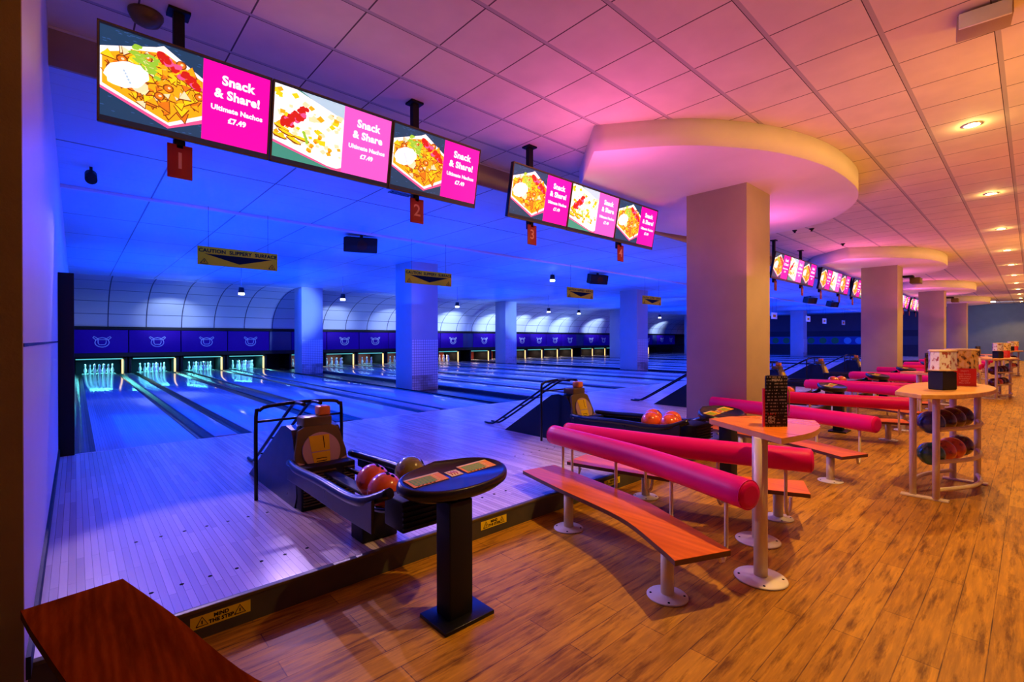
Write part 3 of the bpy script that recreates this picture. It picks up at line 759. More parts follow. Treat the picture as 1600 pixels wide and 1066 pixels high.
AXES_R = [3.45, 8.0, 10.95, 14.4, 19.3, 21.9, 25.3]               # bench facing the right-hand console
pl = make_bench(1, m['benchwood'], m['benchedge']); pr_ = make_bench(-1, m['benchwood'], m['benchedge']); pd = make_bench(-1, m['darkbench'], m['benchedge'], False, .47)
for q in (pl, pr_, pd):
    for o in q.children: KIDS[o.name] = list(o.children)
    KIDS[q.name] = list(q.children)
pd.location = (-.235, 0, 0); pd.scale = (.85, .85, 1); tag(pd, 'curved bench painted dark for shade, cut off at the bottom left corner', 'bench')
near = ['in the foreground', 'left of the nearest hall column', 'second beyond the nearest hall column', 'third beyond the nearest hall column', 'left of the second hall column', 'second beyond the second hall column', 'third beyond the second hall column', 'left of the third hall column']
for i, x in enumerate(AXES_L):
    o = pl if i == 0 else dup(pl, (0, 0, 0), ''); o.location = (x, 0, 0)
    tag(o, 'curved wooden bench with magenta bolster facing left, '+near[i], 'bench', 'curved benches with bolsters')
near = ['back to back with the foreground bench', 'directly right of the nearest hall column', 'second beyond the nearest hall column', 'third beyond the nearest hall column', 'directly right of the second hall column', 'second beyond the second hall column', 'third beyond the second hall column']
for i, x in enumerate(AXES_R):
    o = pr_ if i == 0 else dup(pr_, (0, 0, 0), ''); o.location = (x, 0, 0)
    tag(o, 'curved wooden bench with magenta bolster facing right, '+near[i], 'bench', 'curved benches with bolsters')

# ================================================================ TABLES
TZ = .92
def make_table():
    r = thing('wedge_table', 'x', 'table')
    arc = [(v.x, v.y) for v in smooth_curve([(-.39, .995, 0), (-.2, .95, 0), (0, .93, 0), (.24, .96, 0), (.46, 1.05, 0)], 5)]
    poly = arc+[(.38, 1.42), (.20, 1.54), (-.02, 1.60)]
    bb = MB(); bb.use(m['tableedge']).prism(poly, TZ-.035, TZ-.003); bb.use(m['tablewood']).prism(poly, TZ-.003, TZ)
    bb.obj('table_top', None, r)
    for (x, y) in [(-.28, 1.15), (.30, 1.38)]:
        bb = MB(); bb.cyl(x, y, .012, TZ-.034, .040, n=24); lg = bb.obj('leg', m['cream'], r)
        bb = MB(); bb.use(m['creambase']).lathe([(.150, 0), (.155, .005), (.148, .012), (.06, .017), (.046, .024)], x, y, 0, 36)
        bb.use(m['blackink'])
        for a in range(4): bb.cyl(x+.125*math.cos(a*PI/2+.5), y+.125*math.sin(a*PI/2+.5), .010, .0150, .008, n=8)
        bb.obj('base_plate', None, lg)
    return r
tp = make_table()
for o in tp.children: KIDS[o.name] = list(o.children)
KIDS[tp.name] = list(tp.children)
TAB = [3.45, 10.95, 14.4, 21.9, 25.3]
for i, x in enumerate(TAB):
    o = tp if i == 0 else dup(tp, (0, 0, 0), ''); o.location = (x, 0, 0)
    tag(o, 'orange wood wedge table on two cream posts, '+['in the foreground with a black menu', 'first beyond the ball rack table', 'second beyond the ball rack table', 'first beyond the second hall column', 'second beyond the second hall column'][i], 'table', 'wedge tables between the benches')
def make_menu():
    r = thing('menu_holder', 'x', 'menu holder')
    bb = MB(); bb.box(-.075, -.004, 0, .075, .004, .34, .001); bb.obj('front_card', m['menu'], r)
    bb = MB(); bb.prism([(.076, -.004), (.10, .06), (.0, .10), (-.075, .008)], 0, .335); side = bb.obj('side_cards', m['blackmat'], r)
    bb = MB(); bb.use(m['yellow']).box(-.022, -.0015, .10, -.0, .0015, .245, .0005, Matrix.Translation((.100, .020, 0)) @ Matrix.Rotation(1.2, 4, 'Z'))
    bb.use(m['white']).box(-.020, -.0018, .07, -.002, .0018, .10, .0005, Matrix.Translation((.100, .020, 0)) @ Matrix.Rotation(1.2, 4, 'Z'))
    bb.obj('cup_print', None, side)
    bb = MB(); bb.box(-.092, .0, 0, -.078, .010, .255); bb.obj('red_insert', m['redcard'], r)
    text('MENU', .026, m['whiteink'], face_mtx(0, -.0052, .310), 'heading', r)
    text('2 for 1', .022, m['redcard'], face_mtx(-.035, -.0052, .085), 'offer_lettering', r)
    text('MEAL', .020, m['whiteink'], face_mtx(-.035, -.0052, .060), 'offer_lettering', r)
    text('DEAL', .020, m['whiteink'], face_mtx(-.035, -.0052, .036), 'offer_lettering', r)
    return r
mh = make_menu(); mh.location = (3.44, 1.15, TZ+.001); mh.rotation_euler = (0, 0, math.radians(-38)); tag(mh, 'tall black menu card stand on the foreground wedge table', 'menu holder')
KIDS[mh.name] = list(mh.children)
for o in mh.children: KIDS[o.name] = list(o.children)
for i, x in enumerate((10.95, 21.9)):
    q = dup(mh, (x, 1.2, TZ+.001), 'black menu card stand on the wedge table beyond the '+['ball rack table', 'second hall column'][i], rz=-.7)

# ball rack tables -------------------------------------------------------
RZ = 1.02
def make_rack():
    r = thing('ball_rack_table', 'x', 'table')
    front = smooth_curve([(-1.0, .17, 0), (-.82, -.01, 0), (-.45, -.16, 0), (.0, -.24, 0), (.40, -.23, 0), (.72, -.12, 0), (.95, .06, 0)], 5)
    back = smooth_curve([(.96, .14, 0), (.6, .34, 0), (0, .42, 0), (-.8, .38, 0)], 4)
    poly = [(v.x, v.y) for v in front]+[(v.x, v.y) for v in back]
    bb = MB(); bb.prism(poly, RZ-.04, RZ, .006); bb.obj('table_top', m['beech'], r)
    legs = [(-.50, .29), (-.53, .12), (.47, -.10), (.50, .09)]
    for (x, y) in legs:
        bb = MB(); bb.cyl(x, y, .018, RZ-.04, .028, n=18); bb.obj('leg', m['cream'], r)
    bb = MB(); bb.box(-.55, .03, 0, -.48, .38, .02, .004); bb.obj('foot_bar', m['cream'], r)
    bb = MB(); bb.box(.45, -.18, 0, .52, .17, .02, .004); bb.obj('foot_bar', m['cream'], r)
    for z in (.10, .36, .66):
        for (a, c, bul) in (((-.53, .12), (.47, -.10), -.13), ((-.50, .29), (.50, .09), .10)):
            pts = [(a[0]+(c[0]-a[0])*t, a[1]+(c[1]-a[1])*t+bul*math.sin(PI*t), z) for t in [k/12 for k in range(13)]]
            bb = MB(); bb.tube(pts, .020, 10); bb.obj('rail', m['cream'], r)
    return r
rk = make_rack(); KIDS[rk.name] = list(rk.children)
RACKS = [(6.42, .48), (17.4, .48), (28.3, .48)]
for i, (x, y) in enumerate(RACKS):
    o = rk if i == 0 else dup(rk, (0, 0, 0), ''); o.location = (x, y, 0)
    tag(o, 'beech topped table over a cream tube bowling ball rack, '+['nearest, on the right', 'second, further along the hall', 'farthest, by the end wall'][i], 'table', 'ball rack tables')
def make_ball(mat, r_=.108):
    r = thing('bowling_ball', 'x', 'bowling ball')
    bb = MB(); bb.sphere((0, 0, 0), r_, u=32, v=18); bb.obj('shell', mat, r)
    bb = MB()
    for (a, e) in ((-.9, .85), (-.55, 1.0), (-.85, .55)):
        d = Vector((math.cos(a)*math.cos(e), math.sin(a)*math.cos(e), math.sin(e)))
        bb.cyl(0, 0, -.004, .0012, .0125, n=12, mtx=Matrix.Translation(d*r_) @ d.to_track_quat('Z', 'Y').to_matrix().to_4x4())
    bb.obj('finger_hole', m['blackink'], r)
    return r
BP = {k: make_ball(m[k]) for k in ('red_ball', 'olive_ball', 'green_ball', 'dark_ball', 'navy_ball')}
for q in BP.values(): KIDS[q.name] = list(q.children)
usedb = {}
def ball(kind, loc, label, group, rz=0., s=1.):
    if kind not in usedb: o = BP[kind]; usedb[kind] = 1
    else: o = dup(BP[kind], (0, 0, 0), '')
    o.location = loc; o.rotation_euler = (random.uniform(-.4, .4), random.uniform(-.4, .4), rz); o.scale = (s, s, s); tag(o, label, 'bowling ball', group); return o
NM = {'red_ball': 'orange', 'olive_ball': 'olive', 'green_ball': 'dark green', 'dark_ball': 'dark maroon', 'navy_ball': 'navy'}
for i, (x, y) in enumerate(RACKS):
    for lv, (z, kinds) in enumerate(((.36, ['green_ball', 'red_ball', 'red_ball', 'dark_ball']), (.66, ['navy_ball', 'dark_ball', 'dark_ball', 'dark_ball']))):
        if i == 1: kinds = [['dark_ball', 'red_ball', 'dark_ball', 'dark_ball'], ['dark_ball', 'navy_ball', 'dark_ball', 'dark_ball']][lv]
        for k in range(4):
            t = .13+k*.235
            bx = x-.515+1.0*t; by = y+.205-.21*t-.015*math.sin(PI*t)
            hw = (.085+.115*math.sin(PI*t)); hz = math.sqrt(max(.128**2-hw**2, .0001)) if hw < .126 else .002
            ball(kinds[k], (bx, by, z+max(hz, .045)), '%s ball on the %s shelf of the %s rack table, %s from left' % (NM[kinds[k]], ['lower', 'upper'][lv], ['nearest', 'second', 'farthest'][i], ORD[k]), 'balls in the rack tables', .3*k)
def make_display(kind):
    r = thing('leaflet_display', 'x', 'display stand')
    if kind == 0:
        bb = MB(); bb.prism([(-.14, -.07), (.10, -.09), (.14, .07), (-.10, .09)], 0, .19, .01); bb.obj('black_base', m['blackmat'], r)
        bb = MB(); bb.box(-.07, -.07, .17, .09, .07, .22); bb.obj('neck', m['olive_plastic'], r)
        z0, z1, mt = .21, .40, m['leafwhite']
    else:
        bb = MB(); bb.box(-.11, -.10, 0, .11, .10, .16, .01); bb.obj('black_base', m['blackmat'], r)
        bb = MB(); bb.box(-.11, -.125, .0, .11, -.115, .20, .001, ); c = bb.obj('red_card', m['redcard'], r)
        for q, zz in enumerate((.17, .135, .11, .085, .06, .035)): text(['ENJOY', 'hot drinks', 'with every', 'breakfast', 'served', 'ALL DAY'][q], .026, m['pinkink'], face_mtx(0, -.127, zz), 'card_lettering', c)
        z0, z1, mt = .16, .40, m['leafyellow']
    bb = MB(); oc = [(.165*math.cos(a*PI/4+.39), .115*math.sin(a*PI/4+.39)) for a in range(8)]
    bb.prism(oc, z0, z1, .004); bb.obj('leaflet_drum', mt, r)
    bb = MB(); bb.prism([(x*1.06, y*1.06) for x, y in oc], z1, z1+.022, .008); bb.prism([(x*1.04, y*1.04) for x, y in oc], z0-.008, z0+.006, .003); bb.obj('lid', m['creamtop'], r)
    return r
dp = [make_display(0), make_display(1)]
for q in dp:
    for o in q.children: KIDS[o.name] = list(o.children)
    KIDS[q.name] = list(q.children)
for i, (x, y) in enumerate(RACKS):
    for k in (0, 1):
        loc = (x-.30+.0 if k == 0 else x+.42, y+.10 if k == 0 else y+.02, RZ)
        o = dp[k] if i == 0 else dup(dp[k], (0, 0, 0), ''); o.location = loc; o.rotation_euler = (0, 0, -.35 if k == 0 else -1.25); o.scale = (.82, .82, .9)
        tag(o, ['leaflet drum on a black base', 'yellow leaflet drum with a red card in front'][k]+', on the %s rack table' % ['nearest', 'second', 'farthest'][i], 'display stand', 'leaflet displays on the rack tables')

# ================================================================ BALL RETURNS + CONSOLES
def make_return():
    r = thing('ball_return', 'x', 'ball return')
    # hood: wedge sloping down towards the lanes, rounded mouth towards the hall
    W2 = .20
    prof = [(4.00, 0), (3.96, .10), (4.10, .52), (4.16, .60), (4.30, .62), (4.42, .60), (5.35, .0)]
    bb = MB(); t = bmesh.new()
    L_ = [t.verts.new((-W2-.03*(1-z/.6), y, z)) for y, z in prof]; R_ = [t.verts.new((W2+.03*(1-z/.6), y, z)) for y, z in prof]
    t.faces.new(L_); t.faces.new(R_[::-1])
    for i in range(len(prof)): j = (i+1) % len(prof); t.faces.new((L_[i], L_[j], R_[j], R_[i]))
    bmesh.ops.recalc_face_normals(t, faces=list(t.faces)); bb._merge(t); bb.obj('hood', m['black'], r)
    # front face frame (leaning back) with disc and label
    lean = math.atan2(.14, .42)
    fm = Matrix.Translation((0, 3.955, .12)) @ Matrix.Rotation(PI/2-lean, 4, 'X')
    bb = MB(); prof2 = [(-.21, -.02), (.21, -.02), (.215, .30), (.17, .50), (.10, .535), (-.10, .535), (-.17, .50), (-.215, .30)]
    bb.prism(prof2, -.02, .02, .008, fm); fr = bb.obj('front_frame', m['olive_plastic'], r)
    bb = MB(); bb.prism([(-.14, .02), (.14, .02), (.15, .16), (-.15, .16)], .018, .026, .0, fm); bb.obj('ball_mouth', m['blackink'], fr)
    bb = MB(); bb.cyl(0, .31, .018, .040, .155, n=36, mtx=fm); di = bb.obj('disc', m['grey_disc'], r)
    bb = MB(); bb.use(m['yellow']).prism([(-.085, .31), (.065, .31), (.075, .44), (-.095, .44)], .040, .0425, 0, fm).prism([(-.07, .17), (.055, .17), (.065, .30), (-.085, .30)], .040, .0425, 0, fm)
    bb.use(m['blackink'])
    for q in range(4): bb.prism([(-.055, .18+q*.022), (.03+.006*(q % 2), .18+q*.022), (.03, .186+q*.022), (-.055, .186+q*.022)], .0425, .0432, 0, fm)
    bb.prism([(.02, .33), (.026, .33), (.026, .43), (.02, .43)], .0425, .0432, 0, fm)
    bb.obj('instruction_label', None, di)
    for s in (-1, 1):
        bb = MB(); bb.prism([(s*.165, .05), (s*.20, .05), (s*.205, .24), (s*.150, .22)], .02, .045, .004, fm); bb.obj('mouth_fin', m['grey_disc'], fr)
    bb = MB(); bb.box(-.12, 4.10, .62, .12, 4.28, .70, .012); bb.obj('top_box', m['olive_plastic'], r)
    bb = MB(); bb.box(.02, 4.13, .70, .12, 4.24, .78, .012); bb.obj('beacon', m['orangecap'], r)
    # vented front under the track
    bb = MB(); bb.use(m['blackmat']).box(-.22, 3.86, .0, .22, 4.05, .34, .01); bb.use(m['olive_plastic'])
    for q in range(12): bb.box(-.205, 3.842, .04+q*.023, .05, 3.86, .05+q*.023); bb.box(.12, 3.842, .04+q*.023, .205, 3.86, .05+q*.023)
    bb.obj('vent_grille', None, r)
    # track: two long rails with inner rails, curving up at the console
    def rail(x, z0, rr, name, zc=0.):
        pts = smooth_curve([(x*.9, 4.02, z0-.02), (x, 3.75, z0-.02), (x*1.03, 3.3, z0), (x*1.03, 2.85, z0), (x, 2.62, z0+.03+zc), (x*.75, 2.45, z0+.10)], 5)
        q = MB(); q.tube(pts, rr, 10); return q.obj(name, m['black'], r)
    for s in (-1, 1):
        rail(s*.28, .385, .032, 'outer_rail'); rail(s*.075 if 0 else s*.15, .30, .018, 'inner_rail')
    bb = MB(); bb.box(-.05, 2.70, .26, .05, 3.85, .285, .008); bb.obj('track_tray', m['blackmat'], r)
    bb = MB(); t = bmesh.new()
    for sgn in (-1, 1):
        bb.use(m['black']).prism([(2.50, .26), (2.95, .25), (3.95, .26), (3.95, .37), (2.9, .375), (2.62, .40), (2.50, .45)], 0, .02, .004, Matrix.Translation((sgn*.29-.01, 0, 0)) @ Matrix(((0, 0, 1, 0), (1, 0, 0, 0), (0, 1, 0, 0), (0, 0, 0, 1))))
    bb.obj('side_skirt', None, r)
    bb = MB(); bb.box(-.13, 2.98, 0, .13, 3.16, .255, .012); bb.obj('support_foot', m['blackmat'], r)
    # black ribbed neck towards the console
    bb = MB(); bb.box(-.17, 2.38, .26, .17, 2.60, .44, .01)
    for q in range(5): bb.box(-.175, 2.365, .28+q*.03, .175, 2.38, .292+q*.03)
    bb.obj('ribbed_neck', m['blackmat'], r)
    return r
def make_console():
    r = thing('scoring_console', 'x', 'console')
    bb = MB(); bb.box(-.15, 1.99, 0, .17, 2.24, .022, .004); bb.obj('base_plate', m['blackmetal'], r)
    bb = MB(); bb.box(-.075, 2.06, .02, .075, 2.19, .64, .006); bb.obj('post', m['blackmat'], r)
    # head: pointed oval slab, tilted to face the hall
    hm = Matrix.Translation((.085, 2.24, .725)) @ Matrix.Rotation(math.radians(8), 4, 'X') @ Matrix.Rotation(math.radians(4), 4, 'Z')
    def ov(k, n=40):
        o_ = []
        for i in range(n):
            a = 2*PI*i/n; cx, sy = math.cos(a), math.sin(a)
            x = .365*k*(1 if cx > 0 else -1)*abs(cx)**.9; y = (.185 if sy > 0 else .21)*k*(1 if sy > 0 else -1)*abs(sy)**.95
            y += .025*math.exp(-((x)/.07)**2) if sy > 0 else 0
            o_.append((x, y))
        return o_
    bb = MB(); t = bmesh.new(); rings = []
    for k, z in ((.55, -.085), (.90, -.055), (1.0, -.03), (1.0, -.005), (.975, .012), (.93, .018), (.90, .006)):
        rings.append([t.verts.new((x, y, z)) for x, y in ov(k)])
    for a, c in zip(rings, rings[1:]):
        for i in range(40): t.faces.new((a[i], a[(i+1) % 40], c[(i+1) % 40], c[i]))
    t.faces.new(rings[0][::-1]); t.faces.new(rings[-1])
    bb._merge(t, hm, True); hd = bb.obj('console_head', m['black'], r)
    for s in (-1, 1):
        x0 = s*.185-.115; bb = MB()
        tm = hm @ Matrix.Translation((x0, .015, .0065)) @ Matrix.Scale(.86, 4)
        bb.use(m['stick_o']).box(0, -.055, 0, .27, .07, .0025, 0, tm); bb.use(m['stick_w']).box(.0, .055, .0025, .27, .07, .003, 0, tm)
        bb.use(m['stick_g'])
        for q in range(5): bb.box(.02, -.038+q*.018, .0025, .19, -.026+q*.018, .0032, 0, tm)
        bb.use(m['yellow']); 
        for q in range(5): bb.box(.20, -.04+q*.020, .0025, .215, -.03+q*.020, .0032, 0, tm)
        bb.use(m['blackink'])
        for q in range(5): bb.box(.03+.03*q, -.052, .0025, .045+.03*q, -.044, .0032, 0, tm)
        bb.obj('button_label', None, hd)
    bb = MB(); tm = hm @ Matrix.Translation((-.042, .0, .0065)) @ Matrix.Scale(.86, 4); bb.use(m['stick_w']).box(0, -.03, 0, .10, .055, .0025, 0, tm)
    bb.use(m['redcard'])
    for q in range(3): bb.tube([tm @ Vector((.02+q*.022, -.015, .003)), tm @ Vector((.03+q*.022, .012, .003)), tm @ Vector((.018+q*.022, .04, .003))], .003, 6)
    bb.obj('centre_label', None, hd)
    return r
def make_rail():
    r = thing('ball_ramp_frame', 'x', 'rail frame')
    U_ = [(-.40, 4.42, 0), (-.40, 4.42, .70), (-.37, 4.42, .755), (-.30, 4.42, .785), (0, 4.42, .80), (.26, 4.42, .785), (.31, 4.42, .755), (.335, 4.42, .70), (.335, 4.42, 0)]
    bb = MB(); bb.tube(smooth_curve(U_, 3), .0155, 10); bb.obj('hoop', m['blackmetal'], r)
    bb = MB(); bb.tube([(-.40, 4.42, .66), (.335, 4.42, .66)], .011, 8); bb.obj('crossbar', m['blackmetal'], r)
    for x in (-.08, .06):
        bb = MB(); bb.tube(smooth_curve([(x, 4.20, .80), (x, 4.42, .79), (x, 4.62, .70), (x, 5.2, .36), (x, 5.72, .06), (x, 5.86, .018), (x, 6.0, .018)], 4), .0155, 8); bb.obj('ramp_bar', m['blackmetal'], r)
    bb = MB(); bb.tube([(-.08, 5.2, .36), (.06, 5.2, .36)], .009, 6); bb.tube([(-.08, 5.6, .13), (.06, 5.6, .13)], .009, 6); bb.obj('ramp_rung', m['blackmetal'], r)
    return r
br, co, ra = make_return(), make_console(), make_rail()
for q in (br, co, ra):
    for o in q.children: KIDS[o.name] = list(o.children)
    KIDS[q.name] = list(q.children)
CONS = [1.52, 4.98, 9.15, 12.6, 16.05, 20.2, 23.6, 27.1]
for i, x in enumerate(CONS):
    q = ['nearest', 'second', 'third', 'fourth', 'fifth', 'sixth', 'seventh', 'eighth'][i]
    for proto_, cat, lab, gr, z in ((br, 'ball return', 'black ball return with hood and ball track, %s from the viewer', 'ball returns', AZ), (co, 'console', 'black post scoring console with oval head, %s from the viewer', 'scoring consoles', 0), (ra, 'rail frame', 'black tube hoop with slanted ball ramp bars, %s from the viewer', 'ramp frames', AZ)):
        o = proto_ if i == 0 else dup(proto_, (0, 0, 0), ''); o.location = (x, 0, z); tag(o, lab % q, cat, gr)
for (x, y, k, z, lab) in [(1.46, 2.97, 'red_ball', .565, 'orange bowling ball on the nearest ball return, farther of the two'), (1.43, 2.745, 'red_ball', .56, 'orange bowling ball on the nearest ball return, beside the console'), (1.76, 3.0, 'olive_ball', .565, 'olive bowling ball partly hidden behind the nearest console'),
                      (4.86, 2.95, 'red_ball', .565, 'orange ball on the second ball return, leftmost of four'), (5.09, 3.06, 'red_ball', .565, 'orange ball on the second ball return, farther back of four'), (4.87, 2.72, 'red_ball', .565, 'orange ball on the second ball return, front centre of four'), (5.10, 2.82, 'red_ball', .565, 'orange ball on the second ball return, rightmost of four'),
                      (9.03, 3.0, 'red_ball', .565, 'orange ball on the third ball return, left one'), (9.25, 2.9, 'red_ball', .565, 'orange ball on the third ball return, right one'), (12.48, 3.0, 'red_ball', .565, 'orange ball on the fourth ball return, left one'), (12.70, 2.9, 'red_ball', .565, 'orange ball on the fourth ball return, right one')]:
    ball(k, (x, y, z), lab, 'balls on the ball returns')

SPR = [(12.0, 3.63), (12.1, 3.32), (14.6, 3.3)]
# ================================================================ SIGNS AND FIXTURES
# step labels
def step_label(x0, x1, lab, tri2=True):
    r = thing('step_label', lab, 'label', (0, 0, 0), group='yellow labels on the step')
    y = YS-.001; bb = MB(); bb.box(x0, y-.0015, .055, x1, y, .118); bb.obj('sticker', m['yellow'], r)
    xc = (x0+x1)/2; w_ = x1-x0; bb = MB()
    for cx in ((x0+.05, x1-.05) if tri2 else (x0+.05,)):
        P = [(cx-.026, .066), (cx+.026, .066), (cx, .110), (cx-.026, .066)]
        bb.tube([(x, y-.002, z) for x, z in P], .0022, 6, False); bb.tube([(cx, y-.002, .075), (cx, y-.002, .092)], .0028, 6)
    bb.obj('warning_triangle', m['blackink'], r)
    text('MIND', .026, m['blackink'], face_mtx(xc, y-.0022, .100), 'lettering', r, .0012)
    text('THE STEP', .026, m['blackink'], face_mtx(xc, y-.0022, .074), 'lettering', r, .0012)
step_label(.415, .685, 'yellow MIND THE STEP label on the step, left of the nearest console')
step_label(2.26, 2.52, 'yellow MIND THE STEP label on the step, right of the nearest console', True)
step_label(3.80, 4.06, 'yellow MIND THE STEP label on the step, seen under the second bench')
# caution boards over the lanes
for i, x in enumerate((1.44, 5.17, 10.39, 14.30)):
    Y, z0, z1 = 9.0, 2.715, 3.01; W_ = 1.19
    r = thing('caution_board', 'ochre hanging caution board over the lanes, %s from the left' % ORD[i], 'sign', (x, Y, 0), group='caution boards over the lanes')
    bb = MB(); bb.use(m['yellowdull']).box(0, -.012, z0, W_, .012, z1, .003); bb.obj('board', None, r)
    bb = MB()
    P = [(.09, z1-.115), (W_-.09, z1-.115), (W_/2, z1-.245)]
    bb.prism([(a, -(c)) for a, c in P], 0, .002, 0, Matrix(((1, 0, 0, 0), (0, 0, 1, -.0142), (0, -1, 0, 0), (0, 0, 0, 1))))
    for cx in (.09, W_-.09):
        bb.tube([(cx-.055, -.014, z0+.02), (cx, -.014, z0+.10), (cx+.055, -.014, z0+.02), (cx-.055, -.014, z0+.02)], .006, 6, False); bb.tube([(cx, -.014, z0+.035), (cx, -.014, z0+.065)], .006, 6)
    bb.obj('pointer_print', m['blackink'], r)
    text('CAUTION  SLIPPERY  SURFACE', .082, m['blackink'], face_mtx(W_/2, -.0135, z1-.065), 'lettering', r, .003)
    for cx in (.15, W_-.15):
        bb = MB(); bb.tube([(cx, 0, z1), (cx, 0, LZ)], .003, 5); bb.obj('hanging_wire', m['blackmat'], r)
# small pale number plates far right, hung over the far lanes
for k, (x, y, z) in enumerate([(27.5, 9.3, 2.75), (33.2, 9.3, 2.75), (36.6, 9.3, 2.70), (41.3, 9.3, 2.70)]):
    r = thing('hanging_plate', 'small pale plate over the far lanes, right of nearest column, %s from left' % ORD[k], 'sign', (x, y, z), group='small plates over the far lanes')
    bb = MB(); bb.box(-.42, -.01, -.17, .42, .01, .17, .003); bb.obj('plate', m['white'], r)
    bb = MB(); bb.box(-.2, -.014, -.07, .2, -.010, .07); bb.obj('print', m['yellowdull'], r)
    bb = MB(); bb.tube([(-.3, 0, .17), (-.3, 0, LZ-z)], .004, 5).tube([(.3, 0, .17), (.3, 0, LZ-z)], .004, 5); bb.obj('hanging_wire', m['blackmat'], r)
# speakers under the lane ceiling
for k, (x, y) in enumerate([(4.38, 9.4), (12.6, 9.6), (27.5, 7.6), (31.5, 7.6)]):
    r = thing('ceiling_speaker', 'black box loudspeaker under the lane ceiling, '+['left, beneath the second screen row', 'right, beside the caution boards', 'far right, nearer of two', 'far right, farther of two'][k], 'speaker', (x, y, LZ-.20), -.35)
    bb = MB(); bb.prism([(-.36, -.15), (.30, -.15), (.34, .16), (-.30, .18)], -.15, .15, .02, Matrix.Rotation(.25, 4, 'X')); bb.obj('cabinet', m['blackmat'], r)
    bb = MB(); bb.box(-.03, -.02, .1, .03, .02, .198); bb.obj('bracket', m['blackmetal'], r)
    bb = MB(); bb.cyl(0, 0, 0, .006, .10, n=24, mtx=Matrix.Rotation(.25, 4, 'X') @ Matrix.Translation((0, -.152, 0)) @ Matrix.Rotation(PI/2, 4, 'X')); bb.obj('grille', m['black'], r)
# pendants
PEND = [(3.67, 16, 2.93), (6.78, 16, 2.93), (11.6, 16, 2.90), (17.1, 16, 2.9), (19.4, 16, 2.9), (27.4, 16, 2.92), (24.0, 9.0, 2.9)]
def make_pendant(glow):
    r = thing('pendant_spot', 'x', 'lamp')
    bb = MB(); bb.cyl(0, 0, -.02, .14, .085, .07, n=20); bb.obj('shade', m['blackmat'], r)
    bb = MB(); bb.cyl(0, 0, -.075, -.015, .08, n=20); bb.obj('bulb', glow, r)
    bb = MB(); bb.cyl(0, 0, .14, .56, .008, n=6); bb.obj('stem', m['chrome'], r)
    return r
pe = make_pendant(m['lampglow']); KIDS[pe.name] = list(pe.children)
pg = make_pendant(m['greenglow']); pg.location = (11.4, 10.5, 3.46); tag(pg, 'bright greenish lamp close to the lane ceiling above the caution boards', 'lamp')
for o in pg.children:
    if o.name.startswith('stem'): o.scale = (1, 1, .36)
for i, (x, y, z) in enumerate(PEND):
    o = pe if i == 0 else dup(pe, (0, 0, 0), ''); o.location = (x, y, z)
    for c in o.children:
        if c.name.startswith('stem'): c.scale = (1, 1, (LZ-z)/.56)
    tag(o, 'small hanging spot lamp with white glow over the lanes, %s from the left' % ORD[i], 'lamp', 'spot lamps hanging over the lanes')
    light('SPOT', (x, y+.1, z-.1), 900, (.24, .45, 1.0), .05, (x-.6 if i else x-1.5, YM, 2.55), 40, .7, 'cove_spot')
light('SPOT', (11.4, 10.5, 3.3), 60, (.6, 1, .4), .05, (11.4, 10.5, 0), 120, .5, 'green_spot')
# approach spot fixtures
for i, (x, y) in enumerate(SPOTS[:1]):
    r = thing('approach_spotlight', 'dark spotlight under the lane ceiling, beside the left wall', 'lamp', (x, y+.06, LZ-.12))
    bb = MB(); bb.cyl(0, 0, -.10, .08, .06, n=18, mtx=Matrix.Rotation(-.95, 4, 'X')); bb.obj('barrel', m['blackmat'], r)
    bb = MB(); bb.box(-.015, -.015, 0, .015, .015, .12); bb.obj('arm', m['blackmetal'], r)
# recessed downlights
dl = None
for i, x in enumerate(DOWNL[1:]):
    r = thing('downlight', 'x', 'ceiling light') if dl is None else dup(dl, (0, 0, 0), '')
    if dl is None:
        bb = MB(); bb.lathe([(.085, 0), (.095, -.006), (.075, -.012), (.07, -.004)], n=28); bb.obj('rim', m['chrome'], r)
        bb = MB(); bb.cyl(0, 0, -.010, -.004, .068, n=28); bb.obj('bulb', m['warmglow'], r)
        dl = r; KIDS[r.name] = list(r.children)
    r.location = (x, .47, HZ); tag(r, 'round recessed warm downlight in the tiled ceiling, %s from the viewer' % ORD[i], 'ceiling light', 'warm downlights in the hall ceiling')
r = thing('end_ceiling_light', 'cool white oblong light at the far end of the tiled ceiling', 'ceiling light', (44.0, 1.9, HZ))
bb = MB(); bb.box(-.5, -.35, -.05, .5, .35, 0, .01); bb.obj('frame', m['white'], r)
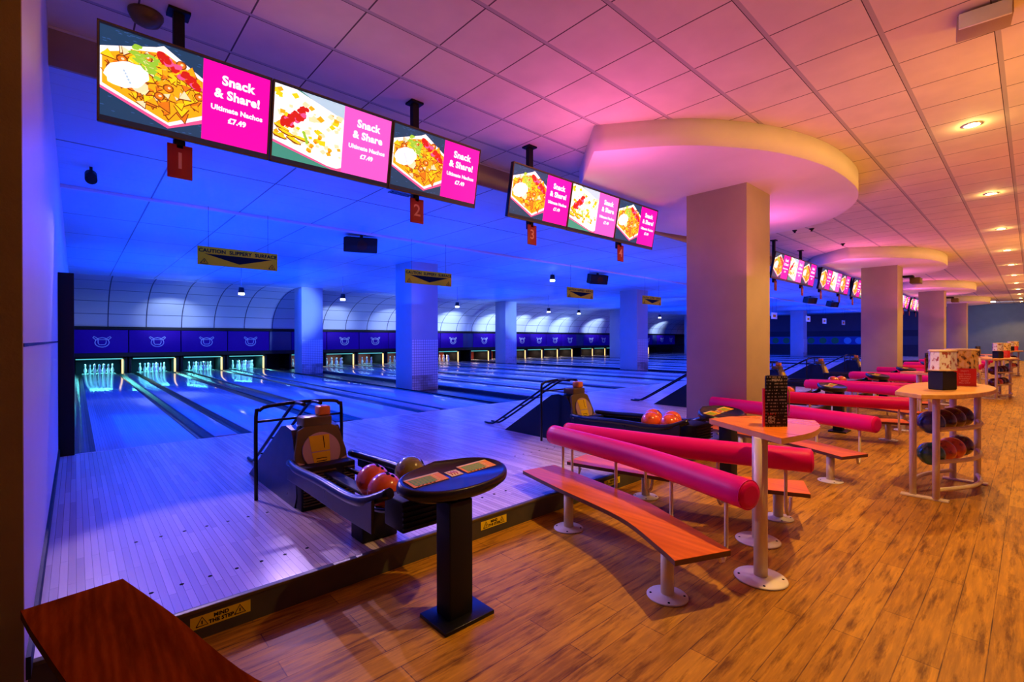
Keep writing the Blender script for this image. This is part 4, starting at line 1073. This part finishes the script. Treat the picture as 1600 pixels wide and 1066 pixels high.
bb = MB(); bb.box(-.45, -.3, -.056, .45, .3, -.05); bb.obj('diffuser', m['lampglow'], r)
# box fixture near the ceiling at upper right, and dark dome at upper left
r = thing('ceiling_heater_box', 'ochre box fixture with purple end on the tiled ceiling, top right corner', 'ceiling fixture', (5.05, .25, HZ), .1)
bb = MB(); bb.box(-.10, -.15, -.12, .12, .15, -.02, .006); bb.obj('casing', m['bulk'], r)
bb = MB(); bb.box(-.125, -.14, -.13, -.10, .14, -.02, .004); bb.obj('end_plate', m['white'], r)
bb = MB(); bb.box(-.03, -.03, -.03, .03, .03, 0); bb.obj('bracket', m['blackmetal'], r)
bb = MB(); bb.lathe([(.11, 0), (.11, -.02), (.085, -.07), (.03, -.10), (.001, -.105)], .40, 4.52, HZ, 24); tag(bb.obj('ceiling_dome', m['olive_plastic']), 'brown dome fixture on the tiled ceiling above the nearest screens', 'ceiling fixture')
bb = MB(); bb.box(3.38, 6.10, LZ-.012, 3.72, 6.38, LZ-.001)
for q in range(5): bb.box(3.40, 6.13+q*.05, LZ-.02, 3.70, 6.15+q*.05, LZ-.012)
tag(bb.obj('ceiling_vent', m['darkcap']), 'dark square air vent in the lane ceiling below the middle screen', 'vent')
for k, (x, y) in enumerate(SPR):
    bb = MB(); bb.lathe([(.05, 0), (.05, -.012), (.03, -.03), (.012, -.055), (.03, -.06), (.001, -.066)], x, y, HZ, 16)
    tag(bb.obj('sprinkler_head', m['blackmat']), 'small dark sprinkler head on the ceiling right of the nearest canopy, %s one' % ORD[k], 'sprinkler', 'sprinkler heads')
# column brackets with small projectors on 2nd, 3rd column
for k, cx in enumerate(CX[1:3]):
    r = thing('column_projector', 'small box projector on the upper corner of the %s hall column' % ['second', 'third'][k], 'projector', (cx+.86, CY-.1, 3.30))
    bb = MB(); bb.box(.02, -.30, -.12, .5, -.05, .06, .02); bb.obj('body', m['olive_plastic'], r)
    bb = MB(); bb.box(-.1, -.15, .06, .2, .1, .12, .01); bb.obj('arm', m['blackmat'], r)
